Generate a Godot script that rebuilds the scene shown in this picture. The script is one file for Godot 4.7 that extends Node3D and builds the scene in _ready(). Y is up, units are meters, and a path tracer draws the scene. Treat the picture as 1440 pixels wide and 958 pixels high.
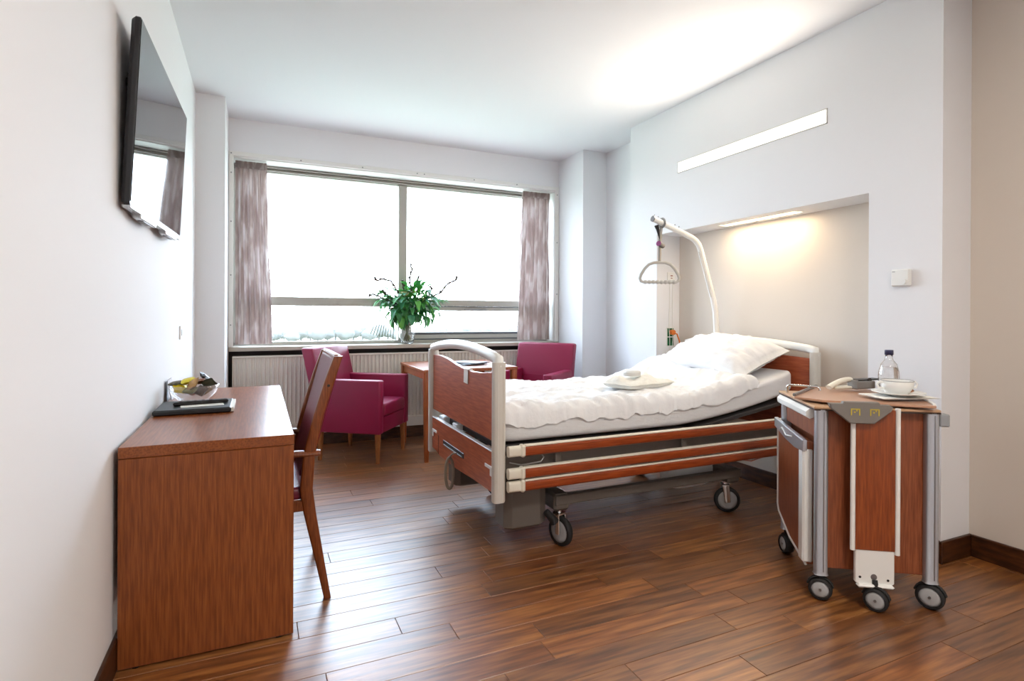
extends Node3D
# A private hospital room: window wall, bed with trapeze, bedside cabinet, desk, armchairs.

var O := Vector3.ZERO          # world point subtracted from every vertex while a thing is being built
var mats := {}
var used_names := {}
var rng := RandomNumberGenerator.new()

# ------------------------------------------------------------------ mesh helpers
func mb() -> SurfaceTool:
	var st := SurfaceTool.new()
	st.begin(Mesh.PRIMITIVE_TRIANGLES)
	st.set_smooth_group(-1)
	return st

func tri(st: SurfaceTool, a: Vector3, b: Vector3, c: Vector3) -> void:   # counter-clockwise from outside
	st.add_vertex(a - O)
	st.add_vertex(c - O)
	st.add_vertex(b - O)

func quad(st: SurfaceTool, a: Vector3, b: Vector3, c: Vector3, d: Vector3) -> void:
	tri(st, a, b, c)
	tri(st, a, c, d)

func quad_from(st: SurfaceTool, a: Vector3, b: Vector3, c: Vector3, d: Vector3, inside: Vector3) -> void:
	var n := (b - a).cross(c - a) + (c - a).cross(d - a)
	if n.dot((a + b + c + d) / 4.0 - inside) >= 0.0:
		quad(st, a, b, c, d)
	else:
		quad(st, d, c, b, a)

func tri_from(st: SurfaceTool, a: Vector3, b: Vector3, c: Vector3, inside: Vector3) -> void:
	if (b - a).cross(c - a).dot((a + b + c) / 3.0 - inside) >= 0.0:
		tri(st, a, b, c)
	else:
		tri(st, a, c, b)

# box with chamfered edges, turned by a basis
func box(st: SurfaceTool, center: Vector3, size: Vector3, bevel := 0.0, turn := Basis()) -> void:
	var h := size / 2.0
	var b: float = min(bevel, min(h.x, min(h.y, h.z)) * 0.95)
	st.set_smooth_group(-1)
	var p := func(sx: float, sy: float, sz: float, axis: int) -> Vector3:
		var v := Vector3(sx * (h.x - (0.0 if axis == 0 else b)), sy * (h.y - (0.0 if axis == 1 else b)), sz * (h.z - (0.0 if axis == 2 else b)))
		return center + turn * v
	for s in [-1.0, 1.0]:
		quad_from(st, p.call(s, -1, -1, 0), p.call(s, 1, -1, 0), p.call(s, 1, 1, 0), p.call(s, -1, 1, 0), center)
		quad_from(st, p.call(-1, s, -1, 1), p.call(1, s, -1, 1), p.call(1, s, 1, 1), p.call(-1, s, 1, 1), center)
		quad_from(st, p.call(-1, -1, s, 2), p.call(1, -1, s, 2), p.call(1, 1, s, 2), p.call(-1, 1, s, 2), center)
	if b <= 0.0:
		return
	for s in [-1.0, 1.0]:
		for t in [-1.0, 1.0]:
			quad_from(st, p.call(s, t, -1, 0), p.call(s, t, 1, 0), p.call(s, t, 1, 1), p.call(s, t, -1, 1), center)
			quad_from(st, p.call(s, -1, t, 0), p.call(s, 1, t, 0), p.call(s, 1, t, 2), p.call(s, -1, t, 2), center)
			quad_from(st, p.call(-1, s, t, 1), p.call(1, s, t, 1), p.call(1, s, t, 2), p.call(-1, s, t, 2), center)
			for r in [-1.0, 1.0]:
				tri_from(st, p.call(s, t, r, 0), p.call(s, t, r, 1), p.call(s, t, r, 2), center)

func bx(lo: Vector3, hi: Vector3, bevel := 0.0) -> SurfaceTool:
	var st := mb()
	box(st, (lo + hi) / 2.0, (hi - lo).abs(), bevel)
	return st

# rings of equal length joined by quads; closed round each ring
func loft(st: SurfaceTool, rings: Array, caps := true, smooth := true) -> void:
	st.set_smooth_group(0 if smooth else -1)
	var n: int = rings[0].size()
	var flip := false
	var c0 := Vector3.ZERO
	for q in rings[0]:
		c0 += q / n
	var c1 := Vector3.ZERO
	for q in rings[1]:
		c1 += q / n
	var vote := 0.0
	for j in n:
		var a: Vector3 = rings[0][j]
		var b: Vector3 = rings[0][(j + 1) % n]
		var c: Vector3 = rings[1][(j + 1) % n]
		vote += (b - a).cross(c - a).dot((a + b) / 2.0 - c0)
	flip = vote < 0.0
	for i in rings.size() - 1:
		for j in n:
			var k := (j + 1) % n
			if flip:
				quad(st, rings[i + 1][j], rings[i + 1][k], rings[i][k], rings[i][j])
			else:
				quad(st, rings[i][j], rings[i][k], rings[i + 1][k], rings[i + 1][j])
	if caps:
		st.set_smooth_group(-1)
		var last: int = rings.size() - 1
		var e := Vector3.ZERO
		for q in rings[last]:
			e += q / n
		for j in n:
			var k := (j + 1) % n
			tri_from(st, c0, rings[0][j], rings[0][k], c0 + (c1 - c0) * 0.5)
			tri_from(st, e, rings[last][j], rings[last][k], e + (c0 - e) * 0.5)

func tube(st: SurfaceTool, pts: Array, r, sides := 10, caps := true, squash := 1.0, up := Vector3.ZERO) -> void:
	var rings := []
	var n := pts.size()
	var side := Vector3.ZERO
	for i in n:
		var t: Vector3 = (pts[min(i + 1, n - 1)] - pts[max(i - 1, 0)]).normalized()
		if i == 0:
			var ref := up if up != Vector3.ZERO else (Vector3.UP if abs(t.y) < 0.9 else Vector3.RIGHT)
			side = ref.cross(t).normalized()
		else:
			side = (side - t * side.dot(t)).normalized()
		var other := t.cross(side)
		var rad: float = r[i] if r is Array else r
		var ring := PackedVector3Array()
		for j in sides:
			var a := TAU * j / sides
			ring.append(pts[i] + side * cos(a) * rad * squash + other * sin(a) * rad)
		rings.append(ring)
	loft(st, rings, caps)

func cyl(st: SurfaceTool, a: Vector3, b: Vector3, r: float, sides := 16) -> void:
	tube(st, [a, b], r, sides)

# profile of (radius, height), turned about an axis
func lathe(st: SurfaceTool, profile: Array, at: Vector3, segs := 28, turn := Basis()) -> void:
	st.set_smooth_group(0)
	for i in profile.size() - 1:
		var p: Vector2 = profile[i]
		var q: Vector2 = profile[i + 1]
		for j in segs:
			var a0 := TAU * j / segs
			var a1 := TAU * (j + 1) / segs
			var v := [at + turn * Vector3(p.x * cos(a0), p.y, p.x * sin(a0)), at + turn * Vector3(p.x * cos(a1), p.y, p.x * sin(a1)), at + turn * Vector3(q.x * cos(a1), q.y, q.x * sin(a1)), at + turn * Vector3(q.x * cos(a0), q.y, q.x * sin(a0))]
			if p.x > 0.00001:
				tri(st, v[0], v[2], v[1])
			if q.x > 0.00001:
				tri(st, v[0], v[3], v[2])

# flat polygon (x, y) given depth along z, with small chamfers, placed by a transform
func extrude(st: SurfaceTool, poly: Array, depth: float, xf: Transform3D, bevel := 0.0) -> void:
	var pts := PackedVector2Array(poly)
	if Geometry2D.is_polygon_clockwise(pts):
		pts.reverse()
	var n := pts.size()
	var small := PackedVector2Array()
	for i in n:
		var d0 := (pts[i] - pts[(i + n - 1) % n]).normalized()
		var d1 := (pts[(i + 1) % n] - pts[i]).normalized()
		var m := (Vector2(-d0.y, d0.x) + Vector2(-d1.y, d1.x))
		m = m / max(0.35, m.length_squared() / 2.0)
		small.append(pts[i] + m * bevel)
	var ids := Geometry2D.triangulate_polygon(small)
	st.set_smooth_group(-1)
	var at := func(p: Vector2, z: float) -> Vector3: return xf * Vector3(p.x, p.y, z)
	var mirrored := xf.basis.determinant() < 0.0
	for k in range(0, ids.size(), 3):
		var a := small[ids[k]]
		var b := small[ids[k + 1]]
		var c := small[ids[k + 2]]
		if (b - a).cross(c - a) < 0.0:
			var t := b
			b = c
			c = t
		if mirrored:
			tri(st, at.call(a, depth), at.call(c, depth), at.call(b, depth))
			tri(st, at.call(a, 0.0), at.call(b, 0.0), at.call(c, 0.0))
		else:
			tri(st, at.call(a, depth), at.call(b, depth), at.call(c, depth))
			tri(st, at.call(a, 0.0), at.call(c, 0.0), at.call(b, 0.0))
	for i in n:
		var j := (i + 1) % n
		var rows := [[small, 0.0], [pts, bevel], [pts, depth - bevel], [small, depth]] if bevel > 0.0 else [[pts, 0.0], [pts, depth]]
		for k in rows.size() - 1:
			var a: Vector3 = at.call(rows[k][0][i], rows[k][1])
			var b: Vector3 = at.call(rows[k][0][j], rows[k][1])
			var c: Vector3 = at.call(rows[k + 1][0][j], rows[k + 1][1])
			var d: Vector3 = at.call(rows[k + 1][0][i], rows[k + 1][1])
			if mirrored:
				quad(st, d, c, b, a)
			else:
				quad(st, a, b, c, d)

# open sheet from a function of (u, v) in 0..1
func sheet(st: SurfaceTool, nu: int, nv: int, f: Callable) -> void:
	st.set_smooth_group(0)
	var g := []
	for i in nu + 1:
		var row := PackedVector3Array()
		for j in nv + 1:
			row.append(f.call(float(i) / nu, float(j) / nv))
		g.append(row)
	for i in nu:
		for j in nv:
			quad(st, g[i][j], g[i + 1][j], g[i + 1][j + 1], g[i][j + 1])

# the same with texture coordinates in metres of flat cloth
func cloth(st: SurfaceTool, nu: int, nv: int, f: Callable, size: Vector2) -> void:
	st.set_smooth_group(0)
	for i in nu:
		for j in nv:
			var c := [Vector2(i, j), Vector2(i + 1, j), Vector2(i + 1, j + 1), Vector2(i, j + 1)]
			for k in [0, 2, 1, 0, 3, 2]:
				var uv := Vector2(c[k].x / nu, c[k].y / nv)
				st.set_uv(uv * size)
				st.add_vertex(f.call(uv.x, uv.y) - O)

func round_rect(cx: float, cy: float, w: float, h: float, r: float, k := 4) -> Array:
	var out := []
	for c in [[1, 1, 0.0], [-1, 1, PI / 2], [-1, -1, PI], [1, -1, PI * 1.5]]:
		for i in k + 1:
			var a: float = c[2] + PI / 2 * i / k
			out.append(Vector2(cx + c[0] * (w / 2 - r) + cos(a) * r, cy + c[1] * (h / 2 - r) + sin(a) * r))
	return out

# ------------------------------------------------------------------ nodes
func numbered(called: String) -> String:
	var k: int = used_names.get(called, -1) + 1
	used_names[called] = k
	return called if k == 0 else "%s_%03d" % [called, k]

func mesh_of(st: SurfaceTool, m: Material) -> ArrayMesh:
	st.generate_normals()
	var a := st.commit()
	a.surface_set_material(0, m)
	return a

func part(called: String, st: SurfaceTool, m: Material, parent: Node) -> MeshInstance3D:
	var o := MeshInstance3D.new()
	o.name = called
	o.mesh = mesh_of(st, m)
	parent.add_child(o, true)
	return o

func tag(o: Node, label: String, category: String, group := "") -> Node:
	o.set_meta("label", label)
	o.set_meta("category", category)
	if group:
		o.set_meta("group", group)
	return o

func thing(called: String, label: String, category: String, at: Vector3, turn := 0.0, group := "") -> Node3D:
	var o := Node3D.new()
	o.name = numbered(called)
	add_child(o)
	o.position = at
	o.rotation.y = turn
	tag(o, label, category, group)
	return o

func solo(called: String, st: SurfaceTool, m: Material, label: String, category: String, group := "") -> MeshInstance3D:
	var o := MeshInstance3D.new()
	o.name = numbered(called)
	o.mesh = mesh_of(st, m)
	add_child(o)
	o.position = O
	tag(o, label, category, group)
	return o

func struct_node(called: String) -> Node3D:
	var o := Node3D.new()
	o.name = called
	add_child(o)
	o.set_meta("kind", "structure")
	return o

func struct_mesh(called: String, st: SurfaceTool, m: Material) -> MeshInstance3D:
	var o := MeshInstance3D.new()
	o.name = called
	o.mesh = mesh_of(st, m)
	add_child(o)
	o.set_meta("kind", "structure")
	return o

# ------------------------------------------------------------------ materials
func plain(c: Color, rough := 0.6, metal := 0.0) -> StandardMaterial3D:
	var m := StandardMaterial3D.new()
	m.albedo_color = c
	m.roughness = rough
	m.metallic = metal
	return m

func noise_tex(freq: float, octaves: int, ramp: Array, seed_ := 1, normal := false, strength := 4.0, size := 512) -> NoiseTexture2D:
	var n := FastNoiseLite.new()
	n.seed = seed_
	n.noise_type = FastNoiseLite.TYPE_SIMPLEX_SMOOTH
	n.frequency = freq
	n.fractal_octaves = octaves
	n.fractal_gain = 0.55
	var t := NoiseTexture2D.new()
	t.width = size
	t.height = size
	t.seamless = true
	t.noise = n
	if normal:
		t.as_normal_map = true
		t.bump_strength = strength
	else:
		var g := Gradient.new()
		var offs := PackedFloat32Array()
		var cols := PackedColorArray()
		for r in ramp:
			offs.append(r[0])
			cols.append(r[1])
		g.offsets = offs
		g.colors = cols
		t.color_ramp = g
	return t

# wood: one streaky noise stretched along an axis by the triplanar scale
func wood(tex: Texture2D, scale_: Vector3, tint: Color, rough: float, offset := Vector3.ZERO, in_world := false) -> StandardMaterial3D:
	var m := StandardMaterial3D.new()
	m.albedo_color = tint
	m.albedo_texture = tex
	m.uv1_triplanar = true
	m.uv1_world_triplanar = in_world
	m.uv1_triplanar_sharpness = 8.0
	m.uv1_scale = scale_
	m.uv1_offset = offset
	m.roughness = rough
	return m

func bumpy(m: StandardMaterial3D, tex: Texture2D, scale_: Vector3, strength: float) -> StandardMaterial3D:
	m.uv1_triplanar = true
	m.uv1_scale = scale_
	m.normal_enabled = true
	m.normal_texture = tex
	m.normal_scale = strength
	return m

func glass(c: Color, alpha: float) -> StandardMaterial3D:
	var m := StandardMaterial3D.new()
	m.albedo_color = Color(c.r, c.g, c.b, alpha)
	m.transparency = BaseMaterial3D.TRANSPARENCY_ALPHA
	m.roughness = 0.0
	return m

func solid_glass() -> StandardMaterial3D:
	var m := StandardMaterial3D.new()
	m.albedo_color = Color(1, 1, 1, 0.02)
	m.transparency = BaseMaterial3D.TRANSPARENCY_ALPHA
	m.refraction_enabled = true
	m.refraction_scale = 0.05
	m.roughness = 0.0
	return m

func hexc(s: String) -> Color:
	return Color.html(s)

func make_materials() -> void:
	mats.white_wall = plain(Color(0.905, 0.905, 0.915), 0.85)
	mats.ceiling = plain(Color(0.91, 0.91, 0.925), 0.9)
	mats.taupe_wall = plain(hexc("d6ccc1"), 0.85)
	var grain := noise_tex(0.02, 5, [[0.0, hexc("7a4626")], [0.38, hexc("8d5630")], [0.6, hexc("9a6138")], [1.0, hexc("ac7346")]], 3)
	var floor_grain := noise_tex(0.010, 4, [[0.0, hexc("532f13")], [0.3, hexc("72441e")], [0.5, hexc("8a552a")], [0.7, hexc("9c6735")], [1.0, hexc("b58048")]], 11, false, 4.0, 1024)
	var floor_bump := noise_tex(0.03, 4, [], 12, true, 3.0)
	var tones := [Color(0.86, 0.84, 0.82), Color(1, 1, 1), Color(0.93, 0.9, 0.86), Color(0.83, 0.80, 0.77), Color(1.0, 0.96, 0.9), Color(0.88, 0.82, 0.77)]
	mats.plank = []
	for k in tones.size():
		var m := wood(floor_grain, Vector3(0.22, 3.0, 3.0), tones[k], 0.38, Vector3(0.37 * k, 0.13 * k, 0.61 * k), true)
		m.metallic_specular = 0.6
		m.clearcoat_enabled = true
		m.clearcoat = 0.8
		m.clearcoat_roughness = 0.34
		mats.plank.append(m)
	mats.baseboard = wood(floor_grain, Vector3(0.6, 3.0, 0.6), Color(0.5, 0.44, 0.42), 0.4, Vector3.ZERO, true)
	mats.subfloor = plain(hexc("1c120b"), 0.9)
	mats.desk = wood(grain, Vector3(9, 0.5, 9), Color(0.92, 0.80, 0.66), 0.36)
	mats.desk_top = wood(grain, Vector3(9, 9, 0.5), Color(0.92, 0.80, 0.66), 0.28)
	mats.chair_wood = wood(grain, Vector3(14, 1.2, 14), Color(0.86, 0.72, 0.58), 0.35)
	mats.beech = wood(grain, Vector3(14, 1.2, 14), Color(1.0, 0.98, 0.9), 0.4)
	mats.table_wood = wood(grain, Vector3(9, 9, 0.6), Color(1.0, 0.86, 0.78), 0.3)
	mats.table_leg = wood(grain, Vector3(9, 0.6, 9), Color(1.0, 0.84, 0.72), 0.35)
	var grain_pale := noise_tex(0.02, 5, [[0.0, hexc("985a3a")], [0.38, hexc("a86a48")], [0.6, hexc("b37650")], [1.0, hexc("c28860")]], 3)
	mats.bed_wood = wood(grain_pale, Vector3(6, 6, 0.5), Color(1.0, 0.80, 0.78), 0.35)
	mats.rail_wood = wood(grain, Vector3(0.5, 10, 10), Color(1.0, 0.72, 0.55), 0.35)
	mats.cab_wood = wood(grain, Vector3(8, 0.5, 8), Color(0.92, 0.80, 0.82), 0.38)
	mats.cab_leaf = wood(grain, Vector3(8, 0.5, 8), Color(0.92, 0.72, 0.55), 0.35)
	mats.cab_top = plain(hexc("c09a78"), 0.3)
	mats.tray = plain(hexc("b98e74"), 0.28)
	mats.edge_dark = plain(hexc("3a2c24"), 0.5)
	mats.alu = plain(hexc("b9bcc2"), 0.32, 0.75)
	mats.alu_light = plain(hexc("d2d0cc"), 0.4, 0.2)
	mats.window_frame = plain(hexc("a9a7a0"), 0.4, 0.3)
	mats.window_dark = plain(hexc("5d6066"), 0.4, 0.3)
	mats.white_paint = plain(hexc("e6e5e2"), 0.45)
	mats.radiator = plain(hexc("e2ddd6"), 0.45)
	mats.gap_black = plain(hexc("1d1b1a"), 0.7)
	mats.recess_shade = plain(hexc("4c4a48"), 0.8)  # dark grey puts the shade of the radiator gap into the parapet colour
	mats.sill = plain(hexc("b9b2a6"), 0.35)
	mats.chrome = plain(hexc("d8d8d8"), 0.15, 1.0)
	mats.steel = plain(hexc("8f8f90"), 0.3, 0.9)
	mats.bed_frame = plain(hexc("d6d2ca"), 0.42)
	mats.bed_grey = plain(hexc("635c56"), 0.5)
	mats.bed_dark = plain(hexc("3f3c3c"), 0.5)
	mats.housing = plain(hexc("d4dade"), 0.4)
	mats.cream_plastic = plain(hexc("e4dfd0"), 0.4)
	mats.white_plastic = plain(hexc("e9e9e6"), 0.35)
	mats.rubber = plain(hexc("1a1a1c"), 0.65)
	mats.hub_grey = plain(hexc("a7a7a8"), 0.45)
	mats.bracket_grey = plain(hexc("77726d"), 0.45)
	mats.black = plain(hexc("121214"), 0.4)
	mats.tv_body = plain(hexc("202126"), 0.3)
	mats.tv_trim = plain(hexc("b9bbbe"), 0.25, 0.8)
	mats.screen = plain(hexc("0a0b0e"), 0.03)
	mats.screen.metallic_specular = 0.75
	var leather_bump := noise_tex(0.06, 4, [], 21, true, 3.0)
	mats.burgundy = bumpy(plain(hexc("8a1340"), 0.42), leather_bump, Vector3(4, 4, 4), 0.35)
	mats.burgundy_dark = bumpy(plain(hexc("741a36"), 0.38), leather_bump, Vector3(4, 4, 4), 0.3)
	var cloth_bump := noise_tex(0.02, 5, [], 22, true, 5.0)
	mats.linen = bumpy(plain(Color(0.925, 0.93, 0.94), 0.9), cloth_bump, Vector3(1.6, 1.6, 1.6), 0.45)
	mats.pillow = bumpy(plain(Color(0.93, 0.935, 0.945), 0.9), cloth_bump, Vector3(2.2, 2.2, 2.2), 0.4)
	mats.sheet = bumpy(plain(Color(0.91, 0.915, 0.925), 0.9), cloth_bump, Vector3(0.5, 2.4, 2.4), 0.4)
	mats.terry = bumpy(plain(Color(0.93, 0.925, 0.9), 0.95), cloth_bump, Vector3(5, 5, 5), 0.6)
	var curtain_tex := noise_tex(0.012, 3, [[0.0, hexc("a99a96")], [0.4, hexc("b4a5a1")], [0.55, hexc("c0b4b1")], [0.68, hexc("cfc7c5")], [1.0, hexc("d8d2d1")]], 31)
	var cm := StandardMaterial3D.new()
	cm.albedo_texture = curtain_tex
	cm.uv1_scale = Vector3(1.0, 1.0, 1.0)
	cm.roughness = 0.95
	cm.backlight_enabled = true
	cm.backlight = Color(0.5, 0.47, 0.47)
	mats.curtain = cm
	mats.pane = glass(Color(0.95, 0.98, 1.0), 0.03)
	mats.glass = solid_glass()
	mats.folder = plain(hexc("1b1c1f"), 0.45)
	mats.paper = plain(hexc("eceae4"), 0.8)
	mats.leaf = []
	for c in ["2a6a34", "3c8a3e", "1f5632", "62a84a", "357a58", "4f9a58"]:
		var lm := plain(hexc(c), 0.45)
		lm.backlight_enabled = true
		lm.backlight = Color(0.12, 0.3, 0.08)
		mats.leaf.append(lm)
	mats.stem = plain(hexc("4b5a2c"), 0.6)
	mats.twig = plain(hexc("4a3d36"), 0.8)
	mats.bloom = plain(hexc("ece5b4"), 0.7)
	mats.bloom_green = plain(hexc("b6cc6a"), 0.7)

# ------------------------------------------------------------------ room measures (metres)
const CEIL := 2.82
const XL := -0.434            # left wall
const XR := 3.2               # right wall
const XB := 2.963             # front of the boxed-out wall
const ZW := -5.244            # window wall
const ZN := 1.4               # wall behind the camera
const ZB0 := -4.033           # boxed-out wall, far end
const ZB1 := -1.572           # boxed-out wall, near end
const ZI0 := -3.669           # niche, far side
const ZI1 := -1.925           # niche, near side
const YI := 1.836             # niche soffit

func setup_view() -> void:
	var cam := Camera3D.new()
	cam.name = "camera"
	cam.projection = Camera3D.PROJECTION_FRUSTUM
	cam.near = 0.05
	cam.far = 2000.0
	var f := 784.087
	cam.size = cam.near * 958.0 / f
	cam.frustum_offset = Vector2((720.0 - 721.132) / f, (444.343 - 479.0) / f) * cam.near
	cam.position = Vector3(0, 1.175, 0)
	cam.rotation_degrees = Vector3(-0.085, -24.469, 0.265)
	add_child(cam)
	cam.current = true
	var env := Environment.new()
	env.background_mode = Environment.BG_SKY
	var sky := Sky.new()
	var sm := ProceduralSkyMaterial.new()
	sm.sky_top_color = Color(0.83, 0.915, 1.0)
	sm.sky_horizon_color = Color(0.93, 0.965, 1.0)
	sm.ground_horizon_color = Color(0.93, 0.95, 0.97)
	sm.ground_bottom_color = Color(0.62, 0.64, 0.66)
	sm.sky_energy_multiplier = SKY
	sm.ground_energy_multiplier = SKY * 0.8
	sky.sky_material = sm
	env.sky = sky
	env.tonemap_mode = Environment.TONE_MAPPER_LINEAR
	env.tonemap_exposure = EXPOSURE
	env.sdfgi_enabled = true
	env.ssao_enabled = true
	env.ssil_enabled = true
	var we := WorldEnvironment.new()
	we.name = "environment"
	we.environment = env
	add_child(we)

const SKY := 3.5
const EXPOSURE := 0.98
const WARM := Color(1.0, 0.965, 0.91)

func area_light(called: String, at: Vector3, look: Vector3, size: Vector2, color: Color, energy: float) -> void:
	var l := AreaLight3D.new()
	l.name = called
	l.area_size = size
	l.light_color = color
	l.light_energy = energy
	l.area_range = 14.0
	l.area_attenuation = 2.0
	l.shadow_enabled = true
	add_child(l)
	l.position = at
	l.look_at_from_position(at, at + look, Vector3.UP if abs(look.y) < 0.9 else Vector3.FORWARD)

func build_floor() -> void:
	var fl := struct_node("floor")
	part("subfloor", bx(Vector3(XL - 0.2, -0.2, ZW - 0.3), Vector3(XR + 0.2, -0.012, ZN + 0.2)), mats.subfloor, fl)
	rng.seed = 77
	var w := 0.12
	var z := -2.151 + w * 30
	var row := 0
	var shown := []
	while z > ZW - 0.06:
		var x := XL - rng.randf_range(0.0, 0.9)
		while x < XR:
			var len_: float = [0.9, 1.2, 1.2, 0.75][rng.randi() % 4]
			var x0: float = max(x, XL)
			var x1: float = min(x + len_, XR)
			var zf: float = max(z - w, ZW - 0.06)
			if x1 - x0 > 0.02 and z < ZN + 0.12:
				var st := mb()
				box(st, Vector3((x0 + x1) / 2, -0.006, (z + zf) / 2), Vector3(x1 - x0 - 0.0016, 0.012, z - zf - 0.0016), 0.0012)
				part("plank", st, mats.plank[rng.randi() % mats.plank.size()], fl)
			x += len_
		z -= w
		row += 1

func build_shell() -> void:
	var W: StandardMaterial3D = mats.white_wall
	struct_mesh("ceiling", bx(Vector3(XL - 0.2, CEIL, ZW - 0.3), Vector3(XR + 0.2, CEIL + 0.2, ZN + 0.2)), mats.ceiling)
	struct_mesh("wall_left", bx(Vector3(XL - 0.2, -0.2, ZW - 0.3), Vector3(XL, CEIL, ZN + 0.2)), W)
	struct_mesh("wall_near", bx(Vector3(XL, -0.2, ZN), Vector3(XR, CEIL, ZN + 0.2)), W)
	# right wall, taupe behind the niche and past the boxing
	var wr := struct_node("wall_right")
	part("wall_face", bx(Vector3(XR, -0.2, -4.04), Vector3(XR + 0.2, CEIL, ZN + 0.2)), mats.taupe_wall, wr)
	part("wall_face", bx(Vector3(XR, -0.2, ZW - 0.3), Vector3(XR + 0.2, CEIL, -4.04)), W, wr)
	# boxed-out wall in front of it with the bed niche left open
	part("boxing", bx(Vector3(XB, 0, ZB0), Vector3(XR, CEIL, ZI0)), W, wr)
	part("boxing", bx(Vector3(XB, 0, ZI1), Vector3(XR, CEIL, ZB1)), W, wr)
	# header over the niche, cut out for the wall lamp and the niche lamp
	var hd := mb()
	var parts := [
		[Vector3(XB, 2.37, ZI0), Vector3(XR, CEIL, ZI1)],
		[Vector3(XB, 2.285, ZI0), Vector3(XR, 2.37, -3.421)], [Vector3(XB, 2.285, -2.168), Vector3(XR, 2.37, ZI1)], [Vector3(XB + 0.02, 2.285, -3.421), Vector3(XR, 2.37, -2.168)],
		[Vector3(XB, YI + 0.03, ZI0), Vector3(XR, 2.285, ZI1)],
		[Vector3(XB, YI, ZI0), Vector3(XR, YI + 0.03, -3.08)], [Vector3(XB, YI, -2.44), Vector3(XR, YI + 0.03, ZI1)],
		[Vector3(XB, YI, -3.08), Vector3(3.04, YI + 0.03, -2.44)], [Vector3(3.12, YI, -3.08), Vector3(XR, YI + 0.03, -2.44)]]
	for p in parts:
		box(hd, (p[0] + p[1]) / 2.0, p[1] - p[0])
	part("niche_header", hd, W, wr)
	# window wall: piers, lintel, parapet
	var ww := struct_node("wall_window")
	part("pier", bx(Vector3(XL, 0, ZW - 0.3), Vector3(-0.238, CEIL, -4.754)), W, ww)
	part("pier", bx(Vector3(2.922, 0, ZW - 0.3), Vector3(XR, CEIL, -4.75)), W, ww)
	part("lintel", bx(Vector3(-0.238, 2.525, ZW - 0.3), Vector3(2.922, CEIL, ZW)), W, ww)
	part("parapet", bx(Vector3(-0.238, -0.2, ZW - 0.3), Vector3(2.922, 0.855, ZW - 0.17)), mats.recess_shade, ww)
	# thin screwed frame round the window opening
	var tr := struct_node("trim_1")
	part("trim_strip", bx(Vector3(-0.238, 2.505, ZW - 0.01), Vector3(2.922, 2.542, ZW + 0.012), 0.003), mats.white_paint, tr)
	part("trim_strip", bx(Vector3(-0.236, 0.893, ZW - 0.01), Vector3(-0.198, 2.505, ZW + 0.012), 0.003), mats.white_paint, tr)
	part("trim_strip", bx(Vector3(2.872, 0.893, ZW - 0.01), Vector3(2.92, 2.505, ZW + 0.012), 0.003), mats.white_paint, tr)
	part("reveal_board", bx(Vector3(-0.238, 2.495, ZW - 0.21), Vector3(2.922, 2.525, ZW - 0.01)), mats.white_paint, tr)
	part("reveal_board", bx(Vector3(-0.236, 0.893, ZW - 0.21), Vector3(-0.215, 2.495, ZW - 0.01)), mats.white_paint, tr)
	part("reveal_board", bx(Vector3(2.89, 0.893, ZW - 0.21), Vector3(2.92, 2.495, ZW - 0.01)), mats.white_paint, tr)
	var screws := [Vector3(-0.217, 2.523, 0), Vector3(-0.217, 2.36, 0), Vector3(-0.217, 1.95, 0), Vector3(-0.217, 1.5, 0), Vector3(-0.217, 1.08, 0), Vector3(0.33, 2.523, 0), Vector3(0.86, 2.523, 0), Vector3(1.37, 2.523, 0), Vector3(1.44, 2.523, 0), Vector3(1.95, 2.523, 0), Vector3(2.42, 2.523, 0), Vector3(2.896, 2.46, 0), Vector3(2.896, 1.95, 0), Vector3(2.896, 1.4, 0)]
	for s in screws:
		var st := mb()
		cyl(st, Vector3(s.x, s.y, ZW + 0.011), Vector3(s.x, s.y, ZW + 0.016), 0.006, 8)
		part("screw", st, mats.steel, tr)
	# baseboards
	var hb := 0.107
	struct_mesh("baseboard_left", bx(Vector3(XL, 0, -4.754), Vector3(XL + 0.014, hb, ZN), 0.003), mats.baseboard)
	struct_mesh("baseboard_right", bx(Vector3(XR - 0.014, 0, ZB1 + 0.014), Vector3(XR, hb, ZN), 0.003), mats.baseboard)
	struct_mesh("baseboard_niche", bx(Vector3(XR - 0.014, 0, ZI0), Vector3(XR, hb, ZI1), 0.003), mats.baseboard)
	var bb := mb()
	box(bb, Vector3((XB + XR) / 2 - 0.007, hb / 2, ZB1 + 0.007), Vector3(XR - XB + 0.014, hb, 0.014), 0.003)
	box(bb, Vector3(XB - 0.007, hb / 2, (ZB1 + ZI1) / 2), Vector3(0.014, hb, ZB1 - ZI1), 0.003)
	box(bb, Vector3(XB - 0.007, hb / 2, (ZB0 + ZI0) / 2), Vector3(0.014, hb, ZI0 - ZB0), 0.003)
	struct_mesh("baseboard_boxing", bb, mats.baseboard)
	var bw := mb()
	box(bw, Vector3(1.342, hb / 2, ZW - 0.055), Vector3(3.16, hb, 0.04), 0.003)
	box(bw, Vector3(-0.336, hb / 2, -4.747), Vector3(0.196, hb, 0.014), 0.003)
	box(bw, Vector3(3.06, hb / 2, -4.743), Vector3(0.28, hb, 0.014), 0.003)
	box(bw, Vector3(-0.231, hb / 2, -5.0), Vector3(0.014, hb, 0.48), 0.003)
	box(bw, Vector3(2.915, hb / 2, -5.0), Vector3(0.014, hb, 0.48), 0.003)
	struct_mesh("baseboard_window", bw, mats.baseboard)
	# window sill slab
	var sl := mb()
	box(sl, Vector3(1.342, 0.874, ZW - 0.12), Vector3(3.15, 0.036, 0.25), 0.004)
	struct_mesh("window_sill", sl, mats.sill)

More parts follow.
